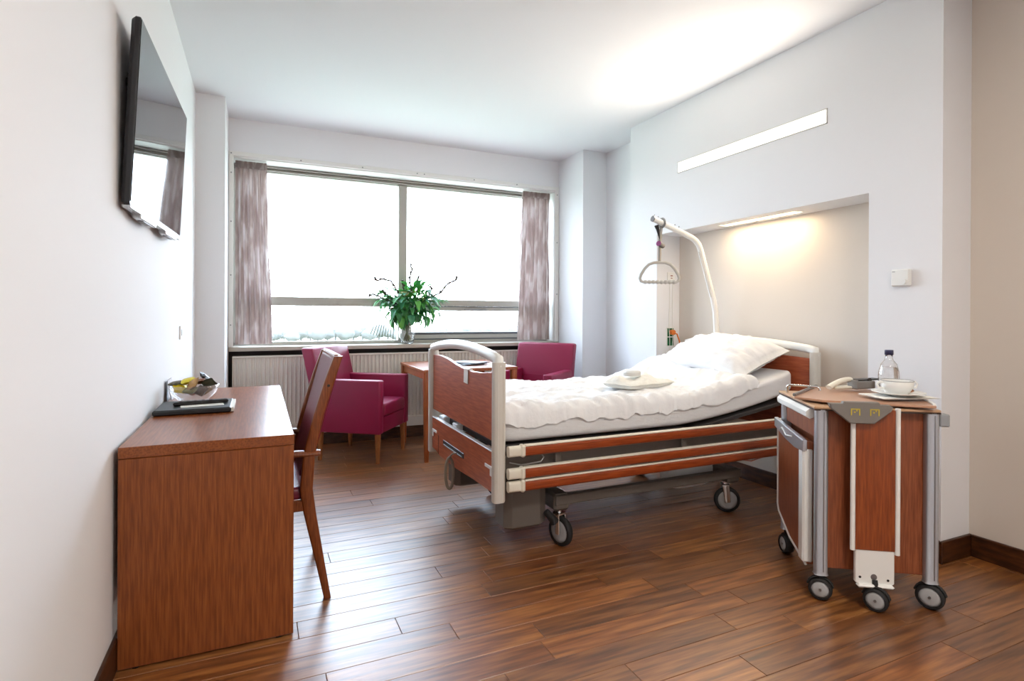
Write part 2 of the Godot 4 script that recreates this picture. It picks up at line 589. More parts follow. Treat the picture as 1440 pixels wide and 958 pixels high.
func build_window() -> void:
	var w := struct_node("window_1")
	var z0 := ZW - 0.215
	var z1 := ZW - 0.265
	var fr := mb()
	for b in [[Vector3(-0.238, 2.44, z1), Vector3(2.922, 2.505, z0)], [Vector3(-0.238, 0.88, z1), Vector3(2.922, 0.925, z0)], [Vector3(-0.238, 0.9, z1), Vector3(-0.16, 2.5, z0)], [Vector3(2.84, 0.9, z1), Vector3(2.922, 2.5, z0)]]:
		box(fr, (b[0] + b[1]) / 2, b[1] - b[0], 0.004)
	part("frame", fr, mats.window_frame, w)
	var tl := mb()
	box(tl, Vector3(1.342, 2.455, z0 + 0.012), Vector3(3.1, 0.012, 0.024), 0.003)
	box(tl, Vector3(1.342, 2.482, z0 + 0.016), Vector3(3.1, 0.014, 0.032), 0.003)
	part("curtain_track", tl, mats.window_frame, w)
	part("mullion", bx(Vector3(1.243, 0.92, z1 - 0.01), Vector3(1.327, 2.445, z0 + 0.015), 0.005), mats.window_frame, w)
	part("transom", bx(Vector3(-0.165, 1.25, z1), Vector3(1.245, 1.332, z0 + 0.01), 0.004), mats.window_frame, w)
	part("transom", bx(Vector3(1.325, 1.262, z1), Vector3(2.845, 1.327, z0 + 0.01), 0.004), mats.window_frame, w)
	var sash := mb()
	for b in [[Vector3(1.335, 1.215, z1), Vector3(2.84, 1.258, z0)], [Vector3(1.335, 0.928, z1), Vector3(2.84, 1.0, z0)], [Vector3(1.335, 0.99, z1), Vector3(1.385, 1.22, z0)], [Vector3(2.79, 0.99, z1), Vector3(2.84, 1.22, z0)]]:
		box(sash, (b[0] + b[1]) / 2, b[1] - b[0], 0.004)
	var s := part("sash", sash, mats.window_frame, w)
	var lines := mb()
	box(lines, Vector3(2.09, 1.257, z0 + 0.006), Vector3(1.5, 0.008, 0.016), 0.002)
	box(lines, Vector3(2.09, 0.985, z0 + 0.004), Vector3(1.5, 0.022, 0.012), 0.002)
	box(lines, Vector3(2.09, 0.93, z0 + 0.004), Vector3(1.5, 0.01, 0.012), 0.002)
	part("seal", lines, mats.window_dark, s)
	part("handle", bx(Vector3(1.93, 1.225, z0), Vector3(2.17, 1.238, z0 + 0.02), 0.004), mats.steel, s)
	for b in [[-0.165, 1.25, 1.325, 2.445], [1.32, 2.845, 1.32, 2.445], [-0.165, 1.25, 0.92, 1.255], [1.38, 2.795, 0.995, 1.22]]:
		part("pane", bx(Vector3(b[0], b[2], z1 + 0.02), Vector3(b[1], b[3], z1 + 0.026)), mats.pane, w)

func build_outside() -> void:
	# hazy lowland seen far below through the lower panes
	var g := mb()
	box(g, Vector3(150, -17.25, -420), Vector3(1100, 0.5, 800))
	struct_mesh("ground_outside", g, plain(hexc("9aa08c"), 0.95))
	var tm := plain(hexc("565654"), 0.95)
	rng.seed = 5
	var shapes := []
	for k in 4:
		var n := FastNoiseLite.new()
		n.seed = 40 + k
		n.frequency = 0.9
		var st := mb()
		st.set_smooth_group(0)
		var sp := func(u: float, v: float) -> Vector3:
			var a := TAU * u
			var b := PI * (v - 0.5)
			var d := Vector3(cos(a) * cos(b), sin(b), sin(a) * cos(b))
			return d * (1.0 + 0.35 * n.get_noise_3dv(d * 2.0)) * Vector3(1, 0.8, 1)
		sheet(st, 14, 9, sp)
		cyl(st, Vector3(0, -1.6, 0), Vector3(0, -0.5, 0), 0.12, 6)
		shapes.append(mesh_of(st, tm))
	for i in 30:
		var o := MeshInstance3D.new()
		o.name = numbered("distant_tree")
		o.mesh = shapes[i % 4]
		add_child(o)
		var px: float = 374.0 + 356.0 * i / 29.0 + rng.randf_range(-1, 1)
		var ang := deg_to_rad(24.469) + atan((px - 721.0) / 784.0)
		var deep := 335.0 + 22.0 * (i % 3)
		var s: float = rng.randf_range(3.4, 5.0) * (0.75 if px < 405 else 1.0)
		o.position = Vector3(tan(ang) * deep, -17 + 1.55 * s, -deep)
		o.scale = Vector3(s * 1.15, s, s * 1.15)
		tag(o, "far grey tree in the row beyond the window", "tree", "trees on the horizon")

func build_curtain(x0: float, x1: float, spread: float, seed_: int, label: String) -> void:
	var base := Vector3((x0 + x1) / 2, 0.905, ZW - 0.1)
	var t := thing("curtain", label, "curtain", base, 0.0, "curtains at the window")
	O = base
	var st := mb()
	var n := FastNoiseLite.new()
	n.seed = seed_
	n.frequency = 1.2
	var top := 2.478
	var f := func(u: float, v: float) -> Vector3:
		var y: float = lerp(top, 0.912, v)
		var fold: float = 7.0 * TAU * u + 1.6 * n.get_noise_2d(u * 6.0, v * 1.1)
		var amp: float = lerp(0.012, 0.028, smoothstep(0.0, 0.25, v)) * (0.75 + 0.5 * n.get_noise_2d(u * 5.0 + 40.0, v))
		var x: float = lerp(x0, x1, u) + spread * (u - (0.0 if spread > 0 else 1.0)) * smoothstep(0.0, 1.0, v) * (1.0 if spread > 0 else -1.0) + 0.006 * sin(fold * 2.0 + 1.0)
		return Vector3(x, y, ZW - 0.1 + amp * sin(fold) + 0.01 * n.get_noise_2d(u * 14.0, v * 5.0))
	cloth(st, 150, 34, f, Vector2(0.75, 0.7))
	part("drape", st, mats.curtain, t)
	var hd := mb()
	var fh := func(u: float, v: float) -> Vector3:
		return Vector3(lerp(x0, x1, u), lerp(top + 0.012, top - 0.05, v), ZW - 0.1 + 0.02 + 0.008 * sin(u * 22.0 * TAU))
	cloth(hd, 180, 3, fh, Vector2(0.9, 0.06))
	part("pleat_tape", hd, mats.curtain, t)
	O = Vector3.ZERO

func build_radiator() -> void:
	var base := Vector3(1.35, 0.11, ZW - 0.03)
	var t := thing("radiator", "long cream ribbed radiator panel under the window sill", "radiator", base)
	O = base
	var st := mb()
	var x0 := -0.205
	var x1 := 2.9
	var ribs := 88
	st.set_smooth_group(-1)
	for k in ribs:
		var a := x0 + (x1 - x0) * k / ribs
		var b := x0 + (x1 - x0) * (k + 0.2) / ribs
		var c := x0 + (x1 - x0) * (k + 0.35) / ribs
		var d := x0 + (x1 - x0) * (k + 0.85) / ribs
		var e := x0 + (x1 - x0) * (k + 1) / ribs
		var zf := ZW - 0.012
		var zb := ZW - 0.026
		for q in [[a, zf, b, zf], [b, zf, c, zb], [c, zb, d, zb], [d, zb, e, zf]]:
			quad(st, Vector3(q[0], 0.205, q[1]), Vector3(q[2], 0.205, q[3]), Vector3(q[2], 0.80, q[3]), Vector3(q[0], 0.80, q[1]))
	part("ribbed_panel", st, mats.radiator, t)
	part("top_rail", bx(Vector3(x0, 0.798, ZW - 0.07), Vector3(x1, 0.814, ZW - 0.008), 0.003), mats.radiator, t)
	part("bottom_rail", bx(Vector3(x0, 0.19, ZW - 0.04), Vector3(x1, 0.208, ZW - 0.008), 0.003), mats.radiator, t)
	part("end_plate", bx(Vector3(x0, 0.19, ZW - 0.07), Vector3(x0 + 0.006, 0.814, ZW - 0.01), 0.002), mats.radiator, t)
	part("plinth_panel", bx(Vector3(x0 - 0.03, 0.11, ZW - 0.06), Vector3(x1, 0.19, ZW - 0.02), 0.003), mats.white_paint, t)
	O = Vector3.ZERO

func build_lamps() -> void:
	# wall lamp strip set flush into the boxed-out wall
	var c := Vector3(XB, 2.327, -2.7945)
	var t := thing("wall_lamp", "long flush glowing light strip on the white wall above the niche", "lamp", c)
	O = c
	var fr := mb()
	for b in [[Vector3(XB - 0.004, 2.283, -3.423), Vector3(XB + 0.02, 2.289, -2.166)], [Vector3(XB - 0.004, 2.365, -3.423), Vector3(XB + 0.02, 2.371, -2.166)], [Vector3(XB - 0.004, 2.283, -3.423), Vector3(XB + 0.02, 2.371, -3.417)], [Vector3(XB - 0.004, 2.283, -2.172), Vector3(XB + 0.02, 2.371, -2.166)]]:
		box(fr, (b[0] + b[1]) / 2, b[1] - b[0])
	part("lamp_frame", fr, mats.alu_light, t)
	var gl := plain(Color(1, 1, 1), 0.4)
	gl.emission_enabled = true
	gl.emission = Color(1.0, 0.95, 0.87)
	gl.emission_energy_multiplier = 1.6
	part("diffuser", bx(Vector3(XB - 0.001, 2.289, -3.417), Vector3(XB + 0.018, 2.365, -2.172)), gl, t)
	O = Vector3.ZERO
	area_light("wall_lamp_light", c + Vector3(-0.008, 0, 0), Vector3(-1, 0.0, 0), Vector2(1.24, 0.076), Color(1.0, 0.955, 0.88), WALL_LAMP)
	# niche lamp in the soffit
	var d := Vector3(3.08, YI + 0.02, -2.76)
	var t2 := thing("niche_lamp", "slim recessed light in the soffit of the bed niche", "lamp", d)
	O = d
	var f2 := mb()
	for b in [[Vector3(3.04, YI - 0.003, -3.08), Vector3(3.046, YI + 0.025, -2.44)], [Vector3(3.114, YI - 0.003, -3.08), Vector3(3.12, YI + 0.025, -2.44)], [Vector3(3.04, YI - 0.003, -3.08), Vector3(3.12, YI + 0.025, -3.074)], [Vector3(3.04, YI - 0.003, -2.446), Vector3(3.12, YI + 0.025, -2.44)]]:
		box(f2, (b[0] + b[1]) / 2, b[1] - b[0])
	part("lamp_frame", f2, mats.alu_light, t2)
	var g2 := plain(Color(1, 1, 1), 0.4)
	g2.emission_enabled = true
	g2.emission = Color(1.0, 0.9, 0.72)
	g2.emission_energy_multiplier = 1.5
	part("diffuser", bx(Vector3(3.046, YI + 0.006, -3.074), Vector3(3.114, YI + 0.025, -2.446)), g2, t2)
	O = Vector3.ZERO
	area_light("niche_lamp_light", Vector3(3.08, YI + 0.002, -2.76), Vector3(0, -1, 0), Vector2(0.066, 0.62), Color(1.0, 0.89, 0.72), NICHE_LAMP)
	# warm ceiling lamp over the entrance end of the room
	var e := Vector3(1.35, CEIL, 0.15)
	var t3 := thing("ceiling_lamp", "round warm ceiling lamp over the entrance end of the room", "lamp", e)
	O = e
	var s3 := mb()
	lathe(s3, [Vector2(0.0, 0.0), Vector2(0.24, 0.0), Vector2(0.24, -0.03), Vector2(0.225, -0.04)], e, 32)
	part("lamp_base", s3, mats.white_plastic, t3)
	var g3 := plain(Color(1, 1, 1), 0.4)
	g3.emission_enabled = true
	g3.emission = WARM
	g3.emission_energy_multiplier = 2.0
	var s4 := mb()
	lathe(s4, [Vector2(0.225, -0.04), Vector2(0.21, -0.06), Vector2(0.14, -0.075), Vector2(0.0, -0.08)], e, 32)
	part("diffuser", s4, g3, t3)
	O = Vector3.ZERO
	area_light("ceiling_lamp_light", e + Vector3(0, -0.095, 0), Vector3(0, -1, 0), Vector2(0.4, 0.4), WARM, CEIL_LAMP)

const WALL_LAMP := 2.0
const NICHE_LAMP := 0.45
const CEIL_LAMP := 5.2

# ------------------------------------------------------------------ furniture
func build_tv() -> void:
	var base := Vector3(-0.379, 1.55, -2.82)
	var t := thing("television", "flat black television on a bracket on the left white wall", "television", base)
	O = base
	# screen corners: far/near, top/bottom; the set leans out at the top
	var nt := Vector3(-0.37, 2.18, -2.24)
	var ft := Vector3(-0.355, 2.21, -3.41)
	var nb := Vector3(-0.40, 1.545, -2.24)
	var fb := Vector3(-0.387, 1.57, -3.40)
	var across := (ft - nt).normalized()
	var up := (nt - nb).normalized()
	var out := up.cross(across).normalized()
	if out.x < 0:
		out = -out
	var mid := (nt + ft + nb + fb) / 4.0
	var w := 1.165
	var h := 0.642
	var turn := Basis(across, up, across.cross(up))
	var sgn := signf(out.dot(turn.z))
	var st := mb()
	var rings := []
	for k in [[-0.030, 0.93, 0.90], [-0.024, 0.985, 0.975], [-0.012, 1.0, 1.0], [0.0, 1.0, 1.0], [0.003, 0.997, 0.994]]:
		var ring := PackedVector3Array()
		for p in round_rect(0, 0, w * k[1], h * k[2], 0.012, 3):
			ring.append(mid + across * p.x + up * p.y + out * k[0])
		rings.append(ring)
	loft(st, rings, true, false)
	part("casing", st, mats.tv_body, t)
	var sc := mb()
	extrude(sc, round_rect(0, 0.004, w - 0.016, h - 0.022, 0.004, 2), 0.0025 * sgn, Transform3D(turn, mid + out * 0.003), 0.0)
	part("screen", sc, mats.screen, t)
	var tr := mb()
	box(tr, mid - up * (h / 2 + 0.004) - out * 0.008, Vector3(w * 0.99, 0.012, 0.026), 0.003, turn)
	part("bottom_trim", tr, mats.tv_trim, t)
	for s in [-0.27, 0.27]:
		var sp := mb()
		box(sp, mid - up * (h / 2 + 0.016) + across * s - out * 0.006, Vector3(0.30, 0.02, 0.03), 0.004, turn)
		var bar := part("speaker_bar", sp, mats.tv_trim, t)
		var sg := mb()
		box(sg, mid - up * (h / 2 + 0.0265) + across * s - out * 0.006, Vector3(0.16, 0.003, 0.02), 0.0, turn)
		part("speaker_slot", sg, mats.black, bar)
	var br := mb()
	box(br, Vector3(XL + 0.0055, mid.y, mid.z), Vector3(0.008, 0.5, 0.6), 0.002)
	for z in [-0.3, 0.3]:
		box(br, Vector3(-0.416, mid.y + 0.06, mid.z + z), Vector3(0.018, 0.46, 0.03), 0.003)
	cyl(br, Vector3(-0.415, 2.02, mid.z + 0.47), Vector3(-0.415, 1.96, mid.z + 0.47), 0.011, 8)
	box(br, Vector3(-0.42, 1.99, mid.z + 0.38), Vector3(0.016, 0.03, 0.2), 0.003)
	part("wall_bracket", br, mats.black, t)
	O = Vector3.ZERO

func build_desk() -> void:
	var base := Vector3(-0.157, 0, -2.96)
	var t := thing("desk", "brown wooden desk with closed side panel against the left wall", "desk", base)
	O = base
	var x0 := XL + 0.016
	var x1 := 0.119
	var z0 := -3.73
	var z1 := -2.186
	part("desktop", bx(Vector3(x0, 0.697, z0), Vector3(x1, 0.735, z1), 0.002), mats.desk_top, t)
	part("side_panel", bx(Vector3(x0, 0.006, z1 - 0.032), Vector3(x1 - 0.001, 0.6955, z1 - 0.001), 0.002), mats.desk, t)
	part("side_panel", bx(Vector3(x0, 0.006, z0 + 0.001), Vector3(x1 - 0.001, 0.6955, z0 + 0.032), 0.002), mats.desk, t)
	part("modesty_panel", bx(Vector3(x0 + 0.02, 0.25, z0 + 0.033), Vector3(x0 + 0.038, 0.6955, z1 - 0.033), 0.001), mats.desk, t)
	var dr := part("drawer", bx(Vector3(x0 + 0.045, 0.60, z0 + 0.034), Vector3(x1 - 0.02, 0.694, z0 + 0.5), 0.002), mats.desk, t)
	part("knob", bx(Vector3(x1 - 0.02, 0.64, z0 + 0.23), Vector3(x1 - 0.002, 0.652, z0 + 0.31), 0.003), mats.steel, dr)
	var ft := mb()
	for z in [z0 + 0.016, z1 - 0.016]:
		for x in [x0 + 0.05, x1 - 0.05]:
			cyl(ft, Vector3(x, 0, z), Vector3(x, 0.008, z), 0.012, 8)
	part("glide", ft, mats.black, t)
	O = Vector3.ZERO

func leg_loft(st: SurfaceTool, stations: Array) -> void:
	# stations: [center, half width x, half width z]; rounded square section
	var rings := []
	for s in stations:
		var ring := PackedVector3Array()
		for p in round_rect(0, 0, s[1] * 2, s[2] * 2, min(s[1], s[2]) * 0.4, 2):
			ring.append(s[0] + Vector3(p.x, 0, p.y))
		rings.append(ring)
	loft(st, rings, true, true)

func build_desk_chair() -> void:
	var base := Vector3(0.02, 0, -2.67)
	var t := thing("desk_chair", "wooden armchair with burgundy seat and back pushed into the desk", "chair", base)
	O = base
	var zn := -2.425
	var zf := -2.915
	for z in [zn, zf]:
		var st := mb()
		leg_loft(st, [[Vector3(0.262, 0.0, z), 0.014, 0.015], [Vector3(0.235, 0.14, z), 0.017, 0.016], [Vector3(0.192, 0.36, z), 0.024, 0.017], [Vector3(0.178, 0.46, z), 0.025, 0.017], [Vector3(0.188, 0.60, z), 0.023, 0.017], [Vector3(0.225, 0.76, z), 0.02, 0.017], [Vector3(0.268, 0.90, z), 0.02, 0.017], [Vector3(0.302, 1.0, z), 0.018, 0.016]])
		part("rear_leg", st, mats.chair_wood, t)
		var fl := mb()
		leg_loft(fl, [[Vector3(-0.235, 0.0, z), 0.014, 0.015], [Vector3(-0.23, 0.4, z), 0.02, 0.017], [Vector3(-0.22, 0.592, z), 0.018, 0.016]])
		part("front_leg", fl, mats.chair_wood, t)
		var ar := mb()
		tube(ar, [Vector3(0.232, 0.603, z), Vector3(0.1, 0.606, z), Vector3(-0.08, 0.604, z), Vector3(-0.25, 0.60, z)], [0.013, 0.014, 0.015, 0.014], 10, true, 2.0, Vector3.UP)
		part("armrest", ar, mats.chair_wood, t)
		part("seat_rail", bx(Vector3(-0.22, 0.372, z - 0.012), Vector3(0.19, 0.415, z + 0.012), 0.004), mats.chair_wood, t)
		var bolt := mb()
		cyl(bolt, Vector3(0.262, 0.88, z + 0.016 * signf(z - base.z)), Vector3(0.262, 0.88, z + 0.019 * signf(z - base.z)), 0.006, 10)
		part("bolt", bolt, mats.black, t)
	part("cross_rail", bx(Vector3(0.165, 0.375, zf + 0.012), Vector3(0.187, 0.414, zn - 0.012), 0.004), mats.chair_wood, t)
	part("cross_rail", bx(Vector3(-0.24, 0.375, zf + 0.012), Vector3(-0.218, 0.414, zn - 0.012), 0.004), mats.chair_wood, t)
	var seat := mb()
	var rings := []
	for k in [[0.414, 0.94], [0.418, 0.985], [0.43, 1.0], [0.45, 1.0], [0.462, 0.985], [0.466, 0.94]]:
		var ring := PackedVector3Array()
		for p in round_rect(-0.03, -2.67, 0.42 * k[1], 0.485 * k[1], 0.03, 3):
			ring.append(Vector3(p.x, k[0], p.y))
		rings.append(ring)
	loft(seat, rings)
	part("seat", seat, mats.burgundy_dark, t)
	var back := mb()
	var rb := []
	for k in [[-0.021, 0.94], [-0.018, 0.99], [-0.006, 1.0], [0.012, 1.0], [0.017, 0.98]]:
		var ring := PackedVector3Array()
		for p in round_rect(0, 0, 0.452 * k[1], 0.50 * k[1], 0.03, 3):
			var y: float = 0.75 + p.y
			var bend: float = 0.205 + 0.235 * (y - 0.55) + 0.09 * (y - 0.55) * (y - 0.55)
			ring.append(Vector3(bend - 0.022 + k[0], y, -2.67 + p.x))
		rb.append(ring)
	loft(back, rb)
	part("backrest", back, mats.burgundy_dark, t)
	part("top_rail", bx(Vector3(0.285, 0.972, zf + 0.012), Vector3(0.308, 1.006, zn - 0.012), 0.006), mats.chair_wood, t)
	O = Vector3.ZERO

func build_armchair(at: Vector3, deg: float, label: String) -> void:
	# local: faces +x, width along z
	var t := thing("armchair", label, "armchair", at, -deg_to_rad(deg), "burgundy armchairs at the table")
	var slab := func(lo: Vector3, hi: Vector3, r: float) -> SurfaceTool:
		var st := mb()
		var rings := []
		var c := (lo + hi) / 2.0
		var s := hi - lo
		for i in 5:
			var a: float = PI / 2 * i / 4
			var ring := PackedVector3Array()
			for p in round_rect(c.x, c.z, s.x - 2 * r * (1 - sin(a)), s.z - 2 * r * (1 - sin(a)), max(0.004, r * 1.2 * sin(a) + 0.004), 3):
				ring.append(Vector3(p.x, lo.y + r * (1 - cos(a)), p.y))
			rings.append(ring)
		for i in 5:
			var a: float = PI / 2 * (4 - i) / 4
			var ring := PackedVector3Array()
			for p in round_rect(c.x, c.z, s.x - 2 * r * (1 - sin(a)), s.z - 2 * r * (1 - sin(a)), max(0.004, r * 1.2 * sin(a) + 0.004), 3):
				ring.append(Vector3(p.x, hi.y - r * (1 - cos(a)), p.y))
			rings.append(ring)
		loft(st, rings)
		return st
	for z in [-1.0, 1.0]:
		part("arm", slab.call(Vector3(-0.27, 0.235, z * 0.255 - 0.04), Vector3(0.285, 0.655, z * 0.255 + 0.04), 0.012), mats.burgundy, t)
	part("seat_box", slab.call(Vector3(-0.26, 0.235, -0.212), Vector3(0.278, 0.36, 0.212), 0.01), mats.burgundy, t)
	part("seat_cushion", slab.call(Vector3(-0.22, 0.362, -0.212), Vector3(0.29, 0.465, 0.212), 0.022), mats.burgundy, t)
	var bk := mb()
	var rings := []
	for k in [[0.24, 0.0, 0.97], [0.25, 0.0, 1.0], [0.46, -0.01, 1.0], [0.65, -0.045, 1.0], [0.80, -0.08, 1.0], [0.885, -0.102, 1.0], [0.897, -0.106, 0.97], [0.902, -0.108, 0.9]]:
		var ring := PackedVector3Array()
		var hw: float = (0.294 if k[0] > 0.64 else 0.212) * k[2]
		var th: float = 0.05 * k[2]
		for p in round_rect(-0.245 + k[1], 0, th * 2, hw * 2, 0.016, 3):
			ring.append(Vector3(p.x, k[0], p.y))
		rings.append(ring)
	# widen above the arms
	var lower := rings.slice(0, 3)
	var neck := PackedVector3Array()
	for p in round_rect(-0.276, 0, 0.098, 0.42, 0.016, 3):
		neck.append(Vector3(p.x, 0.6, p.y))
	lower.append(neck)
	var upper := rings.slice(3)
	loft(bk, lower)
	var bu := mb()
	var first := PackedVector3Array()
	for p in round_rect(-0.278, 0, 0.1, 0.588, 0.016, 3):
		first.append(Vector3(p.x, 0.58, p.y))
	upper.push_front(first)
	loft(bu, upper)
	part("backrest", bu, mats.burgundy, t)
	part("back_lower", bk, mats.burgundy, t)
	for x in [-0.25, 0.25]:
		for z in [-0.25, 0.25]:
			var lg := mb()
			leg_loft(lg, [[Vector3(x, 0, z), 0.013, 0.013], [Vector3(x * 0.985, 0.24, z * 0.985), 0.021, 0.021]])
			part("leg", lg, mats.beech, t)

func build_table() -> void:
	var base := Vector3(1.605, 0, -4.675)
	var t := thing("side_table", "square reddish wooden table between the burgundy armchairs", "table", base)
	O = base
	part("tabletop", bx(Vector3(1.185, 0.712, -5.10), Vector3(2.005, 0.738, -4.29), 0.004), mats.table_wood, t)
	for x in [1.216, 1.974]:
		for z in [-5.069, -4.321]:
			var st := mb()
			leg_loft(st, [[Vector3(x, 0, z), 0.016, 0.016], [Vector3(x, 0.1, z), 0.02, 0.02], [Vector3(x, 0.712, z), 0.027, 0.027]])
			part("leg", st, mats.table_leg, t)
	part("apron", bx(Vector3(1.245, 0.655, -5.079), Vector3(1.945, 0.712, -5.059)), mats.table_leg, t)
	part("apron", bx(Vector3(1.206, 0.655, -5.04), Vector3(1.226, 0.712, -4.35)), mats.table_leg, t)
	O = Vector3(1.62, 0.739, -4.62)
	var mg := mb()
	for k in 3:
		var turn := Basis(Vector3.UP, 0.25 + 0.16 * k)
		box(mg, Vector3(1.66 + 0.02 * k, 0.7425 + 0.007 * k, -4.66), Vector3(0.21, 0.006, 0.29), 0.001, turn)
	solo("magazine_pile", mg, plain(hexc("4d4f58"), 0.4), "dark magazines fanned on the wooden side table", "magazines")
	O = Vector3(1.43, 0.739, -4.66)
	var cp := mb()
	lathe(cp, [Vector2(0.0, 0.0), Vector2(0.05, 0.0), Vector2(0.062, 0.012), Vector2(0.06, 0.014), Vector2(0.05, 0.006), Vector2(0.0, 0.006)], O, 24)
	lathe(cp, [Vector2(0.0, 0.008), Vector2(0.024, 0.008), Vector2(0.036, 0.05), Vector2(0.034, 0.05), Vector2(0.022, 0.012), Vector2(0, 0.012)], O, 24)
	solo("small_white_bowl", cp, mats.white_plastic, "small white bowl on a plate on the wooden side table", "bowl")
	O = Vector3.ZERO

func castor(parent: Node, at: Vector3, axis: Vector3, r: float, width: float, m_hub: Material) -> void:
	var ax := axis.normalized()
	var turn := Basis(ax.cross(Vector3.UP).normalized(), ax, ax.cross(ax.cross(Vector3.UP)).normalized() * -1.0)
	turn = turn.orthonormalized()
	var tyre := mb()
	lathe(tyre, [Vector2(r * 0.74, -width / 2), Vector2(r * 0.93, -width / 2), Vector2(r, -width * 0.25), Vector2(r, width * 0.25), Vector2(r * 0.93, width / 2), Vector2(r * 0.74, width / 2)], at, 28, turn)
	var w := part("wheel", tyre, mats.rubber, parent)
	var hub := mb()
	lathe(hub, [Vector2(0, -width * 0.48), Vector2(r * 0.5, -width * 0.5), Vector2(r * 0.76, -width * 0.4), Vector2(r * 0.76, width * 0.4), Vector2(r * 0.5, width * 0.5), Vector2(0, width * 0.48)], at, 28, turn)
	part("hub", hub, m_hub, w)
	var cap := mb()
	cyl(cap, at - ax * width * 0.56, at + ax * width * 0.56, r * 0.12, 10)
	part("axle", cap, mats.steel, w)

func bed_fork(parent: Node, at: Vector3, axis: Vector3, top: float) -> void:
	var ax := axis.normalized()
	var side := ax.cross(Vector3.UP).normalized()
	var st := mb()
	for s in [-1.0, 1.0]:
		var o: Vector3 = at + ax * s * 0.024
		tube(st, [o - Vector3(0, 0.012, 0), o + Vector3(0, 0.05, 0) + side * 0.006, o + Vector3(0, 0.088, 0) + side * 0.012], [0.017, 0.02, 0.021], 8, true, 0.25, side)
	box(st, at + Vector3(0, 0.088, 0) + side * 0.012, Vector3(0.05, 0.016, 0.05), 0.004, Basis(Vector3.UP, atan2(-ax.z, ax.x)))
	cyl(st, at + Vector3(0, 0.09, 0) + side * 0.012, Vector3(at.x, top, at.z) + side * 0.012, 0.014, 10)
	part("castor_fork", st, mats.chrome, parent)

func bed_top(x: float) -> float:      # mattress top height along the bed
	if x < 2.15:
		return 0.69
	var k := (x - 2.15) / 0.9
	return 0.69 + 0.145 * k * (0.45 + 0.55 * k)

